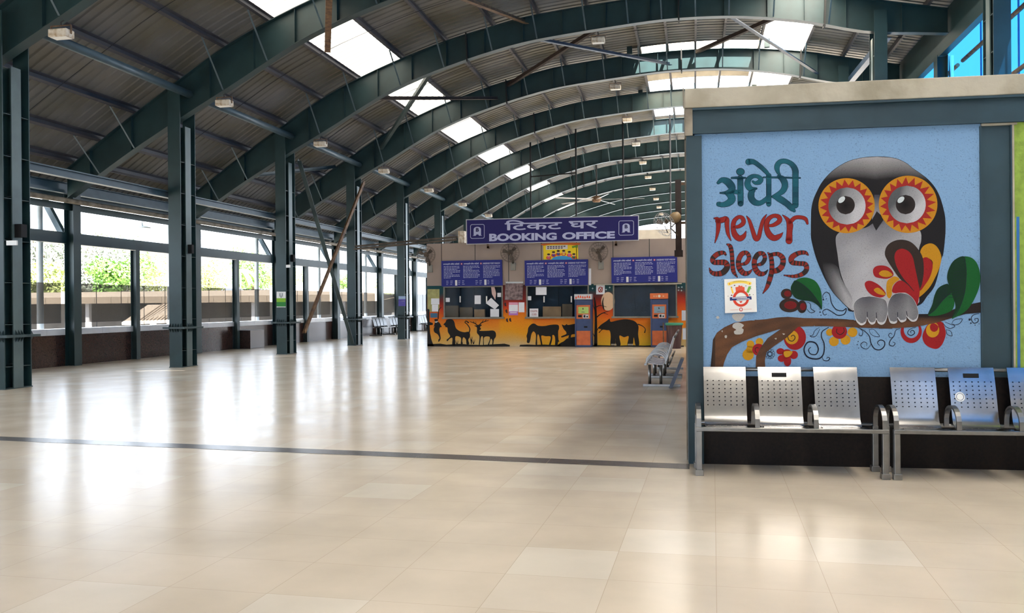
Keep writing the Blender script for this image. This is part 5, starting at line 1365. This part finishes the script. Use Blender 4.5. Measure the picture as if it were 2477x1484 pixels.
def emis(name, col, e):
    m = bpy.data.materials.new(name); m.use_nodes = True; bs = m.node_tree.nodes['Principled BSDF']
    bs.inputs['Base Color'].default_value = (*[v*.3 for v in col], 1); bs.inputs['Emission Color'].default_value = (*col, 1); bs.inputs['Emission Strength'].default_value = e; bs.inputs['Roughness'].default_value = .2
    return m
make_kiosk(1391, 711, 'blue and orange ticket machine with a white header and green screen', emis('green_screen', (.34, .48, .04), .10), 'w')
make_kiosk(1574, 710, 'blue and orange ticket machine with an orange header, in front of the right window', emis('grey_screen', (.12, .2, .22), .07), 'o')
# bin beside the right kiosk
P = at(1631, 800, Y=33.2)
bn = thing('waste_bin', (P.x, 33.2, 0), 'tall brown bin with a green rim at the right end of the counters', 'bin')
b = MB(); b.lathe([(0, 0), (.23, 0), (.29, .86), (.27, .86), (.22, .05), (0, .05)], (P.x, 33.2, 0), n=24); b.build('body', M['binbrown'], bn, smooth=False)
b = MB(); b.lathe([(.28, .84), (.32, .85), (.325, .92), (.30, .93), (.28, .9), (.28, .84)], (P.x, 33.2, 0), n=24); b.build('rim', M['bingreen'], bn, smooth=True)
b = MB(); P = at(1605, 840, Y=32.6); b.tube([(P.x, 32.6, 0), (P.x, 32.6, .95)], .02, 8); b.lathe([(0, 0), (.14, 0), (.14, .02), (.03, .03), (0, .03)], (P.x, 32.6, 0), n=16)
tag(b.build('barrier_pole', M['rust']), 'thin dark standing pole in front of the right ticket machine', 'pole', None, 'thing')

# ------------------------------------------------------------------ things on the side of the owl block
P = at(1641, 520, Y=20)
b = MB(); Xp = P.x
b.box(Xp-.065, Xp+.065, 19.95, 20.05, 2.80, 4.34); b.box(Xp-.09, Xp+.09, 19.9, 20.1, 2.66, 2.80)
rp = tag(b.build('bracket_post', M['rustdark']), 'dark rusty upright on brackets, left of the owl wall edge', 'post', None, 'thing')
b = MB(); b.bar((Xp, 20, 4.25), (-.05, 20.0, 4.25), .05, .05); b.bar((Xp, 20, 3.4), (-.05, 20.0, 3.4), .05, .05); b.build('stand_off', M['rust'], rp)
fx = thing('wall_fan', (Xp-.1, 19.9, 3.5), 'cream wall fan seen from the side on the rusty upright, beside the owl wall', 'fan')
c = at(1607, 543, Y=19.6); h_ = at(1632, 527, Y=19.8)
ax = (c-h_).normalized()
b = MB(); b.lathe([(0, -.12), (.09, -.11), (.12, -.03), (.11, .05), (.05, .09), (0, .10)], h_, ax, 18); b.build('motor', mat('tan_fan_motor', (.28, .19, .10), .5), fx, smooth=True)
u = ax.cross(Vector((0, 1, 0))).normalized(); v = u.cross(ax)
b = MB()
for rad, hh in ((.27, .0), (.25, .06), (.16, .09), (.25, -.06), (.16, -.09)):
    b.tube([c+ax*hh+(u*math.cos(2*PI*k/24)+v*math.sin(2*PI*k/24))*rad for k in range(24)], .005, 5, closed=True)
for k in range(14):
    d_ = u*math.cos(2*PI*k/14)+v*math.sin(2*PI*k/14)
    b.tube([c+ax*.1+d_*.03, c+ax*.06+d_*.25, c+d_*.27, c-ax*.06+d_*.25, c-ax*.1+d_*.06], .004, 4)
b.build('cage', M['ksilver'], fx)
b = MB()
for k in range(3):
    t0 = 2*PI*k/3+.4
    b.prism([c+(u*math.cos(t0+dt)+v*math.sin(t0+dt))*rr_+ax*dd for rr_, dt, dd in ((.04, -.3, .02), (.2, -.3, .03), (.22, .25, -.02), (.05, .3, -.02))], ax*.005)
b.build('blades', M['fan'], fx)
b = MB(); b.tube([at(1636, 538, Y=19.9), at(1622, 552, Y=19.85), at(1640, 570, Y=19.95)], .018, 6); b.tube([c-ax*.05, h_], .02, 6); b.build('arm', M['fan'], fx)
b = MB(); b.prism([at(x, y, Y=17.45) for x, y in ((1618, 939.5), (1627, 939.5), (1654.5, 870), (1647, 868))], (0, .5, 0))
tag(b.build('leaning_board', mat('grey_blue_board', (.10, .13, .20), .5, 0, .3, 6)), 'grey-blue board leaning beside the end-on bench', 'board', None, 'thing')
for x0, y0, x1, y1, Yn, lab in ((1649, 752, 1656, 776, 15.2, 'upper white notice on the side of the owl wall'), (1651, 796, 1657, 822, 14.6, 'lower white notice on the side of the owl wall')):
    b = MB(); P = at(x0, y1, Y=Yn); Q = at(x1, y0, Y=Yn); b.box(P.x, -.051, Yn, Yn+.5, P.z, Q.z); tag(b.build('side_notice', M['paper']), lab, 'sign', 'side notices', 'thing')

# ------------------------------------------------------------------ big ceiling fan and hanging frames far behind the office
hub = at(1443, 483, Y=56)
fn = thing('ceiling_fan', hub, 'large ceiling fan with long blades far away above the blue sign', 'fan')
b = MB(); b.tube([hub+Vector((0, 0, .2)), Vector((hub.x, 56, 10.4))], .05, 8); b.build('down_rod', M['dark'], fn)
b = MB(); b.lathe([(0, -.18), (.22, -.16), (.3, -.02), (.3, .14), (.16, .22), (0, .24)], hub, n=20); b.build('motor', M['rust'], fn, smooth=True)
for k in range(5):
    t0 = .02+2*PI*k/5; d_ = Vector((math.cos(t0), math.sin(t0), -.01)); n_ = Vector((-math.sin(t0), math.cos(t0), .25))
    b = MB(); b.prism([hub+d_*.25-n_*.1, hub+d_*2.95-n_*.07, hub+d_*2.95+n_*.07, hub+d_*.25+n_*.1], (0, 0, .02)); b.build('blade', M['ksilver'], fn)
for (xa, xb, yt, yb, lab) in ((1284, 1394, 362, 428, 'dark hanging pipe frame behind the left half of the blue sign'), (1508, 1622, 336, 386, 'dark hanging pipe frame behind the right half of the blue sign')):
    Pa, Pb = at(xa, 500, Y=47.6), at(xb, 500, Y=47.6); zc = at(xa, yb, Y=47.6).z
    r = thing('hanging_frame', ((Pa.x+Pb.x)/2, 47.6, 5.0), lab, 'frame', 'hanging pipe frames')
    for P in (Pa, Pb):
        b = MB(); b.tube([(P.x, 47.6, 5.0), (P.x, 47.6, top(P.x)+.1)], .045, 8); b.build('hanger_rod', M['black'], r)
    b = MB(); b.tube([(Pa.x, 47.6, zc), (Pb.x, 47.6, zc+.12)], .035, 8); b.build('cross_bar', M['black'], r)

# ------------------------------------------------------------------ small fittings on the left columns
def small_box(px, i, w, h, dpt, m, name, lab, cat, plate='side', grp=None):
    """on the +X plate (side) or the front plate of column i, centred on the picture point"""
    b = MB()
    if plate == 'side':
        X = CX+.193; P = at(px[0], px[1], X=X); b.box(X+.001, X+dpt, FY(i)+.06-w/2, FY(i)+.06+w/2, P.z-h/2, P.z+h/2)
    else:
        Y = FY(i)-.323; P = at(px[0], px[1], Y=Y); b.box(P.x-w/2, P.x+w/2, Y-dpt, Y-.001, P.z-h/2, P.z+h/2)
    return tag(b.build(name, m, bevel=.006), lab, cat, grp, 'thing')
small_box((50, 560), 0, .17, .27, .16, M['black'], 'speaker_box', 'small black box on the side of the first left column', 'speaker', grp='black boxes on the columns')
small_box((456, 603), 1, .12, .24, .12, M['black'], 'speaker_box', 'small black box on the side of the second left column', 'speaker', grp='black boxes on the columns')
small_box((702, 625), 2, .12, .24, .12, M['black'], 'speaker_box', 'small black box on the side of the third left column', 'speaker', grp='black boxes on the columns')
b = MB(); P, Q = at(16, 594, Y=FY(0)-.35), at(41, 582, Y=FY(0)-.35); b.box(P.x, Q.x, FY(0)-.36, FY(0)-.325, P.z, Q.z); tag(b.build('switch_plate', M['white']), 'small white plate at the edge of the first left column', 'plate', 'white plates on the columns', 'thing')
b = MB(); P, Q = at(692, 648, Y=FY(2)-.35), at(702, 641, Y=FY(2)-.35); b.box(P.x, Q.x, FY(2)-.36, FY(2)-.325, P.z, Q.z); tag(b.build('switch_plate', M['white']), 'small white plate at the edge of the third left column', 'plate', 'white plates on the columns', 'thing')
def col_poster(x0, y0, x1, y1, i, lab, bands):
    Y = FY(i)-.326
    b = MB(); b.prism([at(x, y, Y=Y) for x, y in R4(x0, y0, x1, y1)], (0, .003, 0)); o = tag(b.build('column_poster', M['white']), lab, 'poster', None, 'thing')
    mb = MB()
    for (a0, a1, a2, a3), c_ in bands: mb.face([at(x0+(x1-x0)*p, y0+(y1-y0)*q_, Y=Y-.002) for p, q_ in ((a0, a1), (a2, a1), (a2, a3), (a0, a3))], c_)
    mb.build('printed_face', M['print'], o, colors=True)
G1, G2 = srgb(130, 180, 40), srgb(40, 120, 50)
col_poster(669, 706, 691, 744, 2, 'white and green poster on the front of the third left column', [((.0, .42, 1, .66), G1), ((0, .66, 1, .95), G2), ((.3, .1, .45, .32), (.3, .32, .33)), ((.55, .1, .7, .32), (.3, .32, .33)), ((.42, .25, .58, .4), (.3, .32, .33)), ((.15, .97, .85, .99), (.5, .5, .5))])
col_poster(964, 717, 981, 741, 4, 'violet poster on the front of the fifth left column', [((0, .0, 1, .3), srgb(150, 170, 200)), ((0, .3, 1, 1), srgb(86, 76, 160)), ((.15, .45, .85, .52), srgb(190, 190, 220)), ((.15, .65, .7, .7), srgb(190, 190, 220))])

# ------------------------------------------------------------------ outside, beyond the window wall
lp = thing('outside_lamp', at(345, 548, X=-18.6), 'small lamp on a bent arm outside the second window bay', 'lamp')
P = at(345, 549, X=-18.6); b = MB(); b.tube([at(372, 528, X=-17.95), at(352, 527, X=-18.3), at(343, 538, X=-18.5), P], .025, 8); b.build('arm', M['palepipe'], lp)
b = MB(); b.lathe([(0, .06), (.08, .05), (.26, -.02), (.26, -.05), (0, -.05)], P, n=18); b.build('shade', M['palepipe'], lp)
b = MB()
for k in range(40):
    xa = -75+k*1.35
    b.add([(xa, 58, 1.95), (xa+1.33, 58, 1.95), (xa+1.33, 58, 2.42), (xa, 58, 2.42), (xa, 66, 2.5), (xa+1.33, 66, 2.5), (xa+1.33, 66, 2.95), (xa, 66, 2.95)], [(0, 1, 2, 3), (3, 2, 6, 7), (0, 4, 5, 1)])
tag(b.build('platform_canopy', M['canopy']), 'long tan platform roof seen through the mesh screens', 'roof', None, 'thing')
b = MB(); b.box(-75, -21, 62, 62.3, -4, 2.2)  # dark wall put in for the dark space under the roof
tag(b.build('platform_backing', M['platdark']), 'dark wall standing for the dark platform space under the tan platform roof', 'building', None, 'thing')
for k in range(8):
    b = MB(); x = -70+k*6.6; b.box(x-.15, x+.15, 58.5, 58.8, -4, 1.96); tag(b.build('platform_post', M['bldg']), 'pale post under the tan platform roof, %s from the left' % ORD[k], 'post', 'platform posts', 'thing')
st = thing('stair_roof', at(370, 770, X=-24), 'sloping tan stair roof outside the second window bay', 'roof')
b = MB(); q = [at(330, 779, X=-26), at(412, 775, X=-24), at(470, 735, X=-24), at(392, 735, X=-27)]; b.prism(q, (0, 0, -.12)); b.build('sheet', M['canopy'], st)
for k in range(9):
    t = (k+.5)/9; b = MB(); b.bar(q[0].lerp(q[1], t)+Vector((0, 0, .02)), q[3].lerp(q[2], t)+Vector((0, 0, .02)), .05, .04); b.build('rib', M['bark'], st)
b = MB(); b.bar(q[0]+Vector((-.3, 0, -.1)), q[3]+Vector((-.3, 0, -.1)), .9, .1); b.build('side_sheet', M['canopy'], st)
for p in (q[0].lerp(q[1], .5), q[3].lerp(q[2], .5)):
    b = MB(); b.box(p.x-.1, p.x+.1, p.y-.1, p.y+.1, -4, p.z-.1); b.build('post', M['bldg'], st)
def make_tree(name, base, h, crown, rad, m, label, n=1500, seed=1, ls=.35):
    rnd = random.Random(seed)
    r = thing(name, base, label, 'tree', 'trees outside the windows')
    B = Vector(base)
    b = MB(); b.tube([B, B+Vector((.1, .1, h*.45)), B+Vector((0, -.1, h*.8))], [.32, .24, .1], 8)
    for k in range(5):
        t = 2*PI*k/5; b.tube([B+Vector((0, 0, h*(.4+.07*k))), B+Vector((math.cos(t)*rad*.6, math.sin(t)*rad*.6, h*(.6+.07*k)))], [.12, .04], 6)
    b.build('trunk', M['bark'], r)
    b = MB(); C = B+Vector((0, 0, h-crown))
    blobs = [(Vector((rnd.uniform(-1, 1)*rad*.62, rnd.uniform(-1, 1)*rad*.62, rnd.uniform(-.6, .65)*crown)), rnd.uniform(.35, .6)*rad) for _ in range(16)]
    for k in range(n):
        o, rr_ = blobs[k % len(blobs)]
        d_ = Vector((rnd.gauss(0, 1), rnd.gauss(0, 1), rnd.gauss(0, 1))).normalized()
        p = C+o+d_*rr_*rnd.uniform(.75, 1.02)
        e1 = Vector((rnd.gauss(0, 1), rnd.gauss(0, 1), rnd.gauss(0, 1))).normalized(); e2 = (d_+e1*.4).cross(e1).normalized(); s_ = ls*rnd.uniform(.6, 1.2)
        b.face([p-e1*s_, p+e2*s_*.5, p+e1*s_, p-e2*s_*.5])
    b.build('foliage', m, r)
    return r
def tree_at(name, px, py_top, X, rad, m, lab, seed, crown=None, ls=.35, n=1500):
    X, rad, ls = X*1.9, rad*1.45, ls*1.35
    P = at(px, py_top, X=X); h = P.z+4
    h += rad*.25
    make_tree(name, (P.x, P.y, -4), h, crown or rad*.95, rad, m, lab, int(n*3.2), seed, ls*.6)
tree_at('leafy_tree', 105, 575, -46, 4.6, M['leaf1'], 'grey-green tree behind the first window bay', 1, n=2600)
tree_at('leafy_tree', 225, 578, -50, 5.0, M['leaf1'], 'tall grey-green tree at the left of the second window bay', 2, n=2600)
tree_at('leafy_tree', 215, 640, -40, 2.8, M['leaf1'], 'low grey tree in front of the tall grey-green one', 9, n=1500)
tree_at('leafy_tree', 265, 640, -31, 1.6, M['leaf2'], 'small bright green tree in the second window bay', 3, n=1200, ls=.28)
tree_at('leafy_tree', 300, 610, -52, 3.4, M['leaf2'], 'green tree behind the slim post of the second window bay', 4)
tree_at('leafy_tree', 350, 625, -55, 4.2, M['leaf3'], 'yellow-green tree right of the slim post in the second window bay', 5)
tree_at('leafy_tree', 90, 650, -36, 2.2, M['leaf3'], 'low yellow-green bush tree in the first window bay', 6)
tree_at('leafy_tree', 505, 640, -55, 4.0, M['leaf3'], 'pale yellow-green tree in the third window bay', 7)
tree_at('leafy_tree', 610, 615, -48, 3.4, M['leaf2'], 'bright green tree right of the slim post in the third window bay', 8)
tree_at('leafy_tree', 690, 640, -60, 4.0, M['leaf3'], 'yellow-green tree behind the third left column', 10)
tree_at('leafy_tree', 830, 672, -60, 3.2, M['leaf2'], 'green tree seen between the crossed braces and the fourth column', 11)
tree_at('leafy_tree', 925, 680, -64, 4, M['leaf3'], 'pale tree seen right of the fourth column', 12)
pt = thing('palm_tree', at(572, 800, X=-72), 'palm with drooping fronds behind the slim post of the third window bay', 'tree')
P = at(572, 655, X=-72); b = MB(); b.tube([(P.x, P.y, -4), (P.x+.2, P.y, P.z)], [.22, .16], 8); b.build('trunk', M['bark'], pt)
for k in range(12):
    t = 2*PI*k/12; L_ = [Vector((P.x+.2, P.y, P.z))+Vector((math.cos(t)*4*s_, math.sin(t)*4*s_, 2.4*s_-4.6*s_*s_)) for s_ in (0, .2, .4, .6, .8, 1)]
    b = MB(); side = Vector((-math.sin(t), math.cos(t), 0))
    for a_, c_ in zip(L_, L_[1:]):
        for q_ in range(4):
            p = a_.lerp(c_, q_/4)
            for s_ in (-1, 1): b.face([p, p+side*s_*.5+Vector((0, 0, -.35)), p+side*s_*.45+Vector((0, 0, -.42))+(c_-a_)*.2, p+(c_-a_)*.15])
    b.build('frond', M['leaf2'], pt)
def building(px0, px1, py, X, lab, rows, name='apartment_building'):
    P, Q = at(px0, py, X=X), at(px1, py, X=X)
    r = thing(name, (X, (P.y+Q.y)/2, -4), lab, 'building', 'far buildings')
    b = MB(); b.box(X-14, X, P.y, Q.y, -4, P.z); b.build('walls', M['bldg'], r)
    n = max(2, int((Q.y-P.y)/4)); z = P.z-2.6
    b = MB(); b.box(X-14.3, X+.4, P.y-.4, Q.y+.4, P.z, P.z+.4); b.build('roof_edge', M['bldg'], r)
    for k in range(rows):
        for j in range(n):
            y0 = P.y+(Q.y-P.y)*(j+.25)/n; y1 = P.y+(Q.y-P.y)*(j+.75)/n
            b = MB(); b.box(X, X+.06, y0, y1, z, z+1.6); b.build('window', M['bglass'], r)
        z -= 3.2
building(190, 330, 556, -200, 'pale flat-roofed building far behind the trees in the second window bay', 2)
building(484, 500, 560, -160, 'tall pale building far away in the third window bay', 4)
building(805, 838, 575, -170, 'bluish tower far away between the braces and the fourth column', 5)
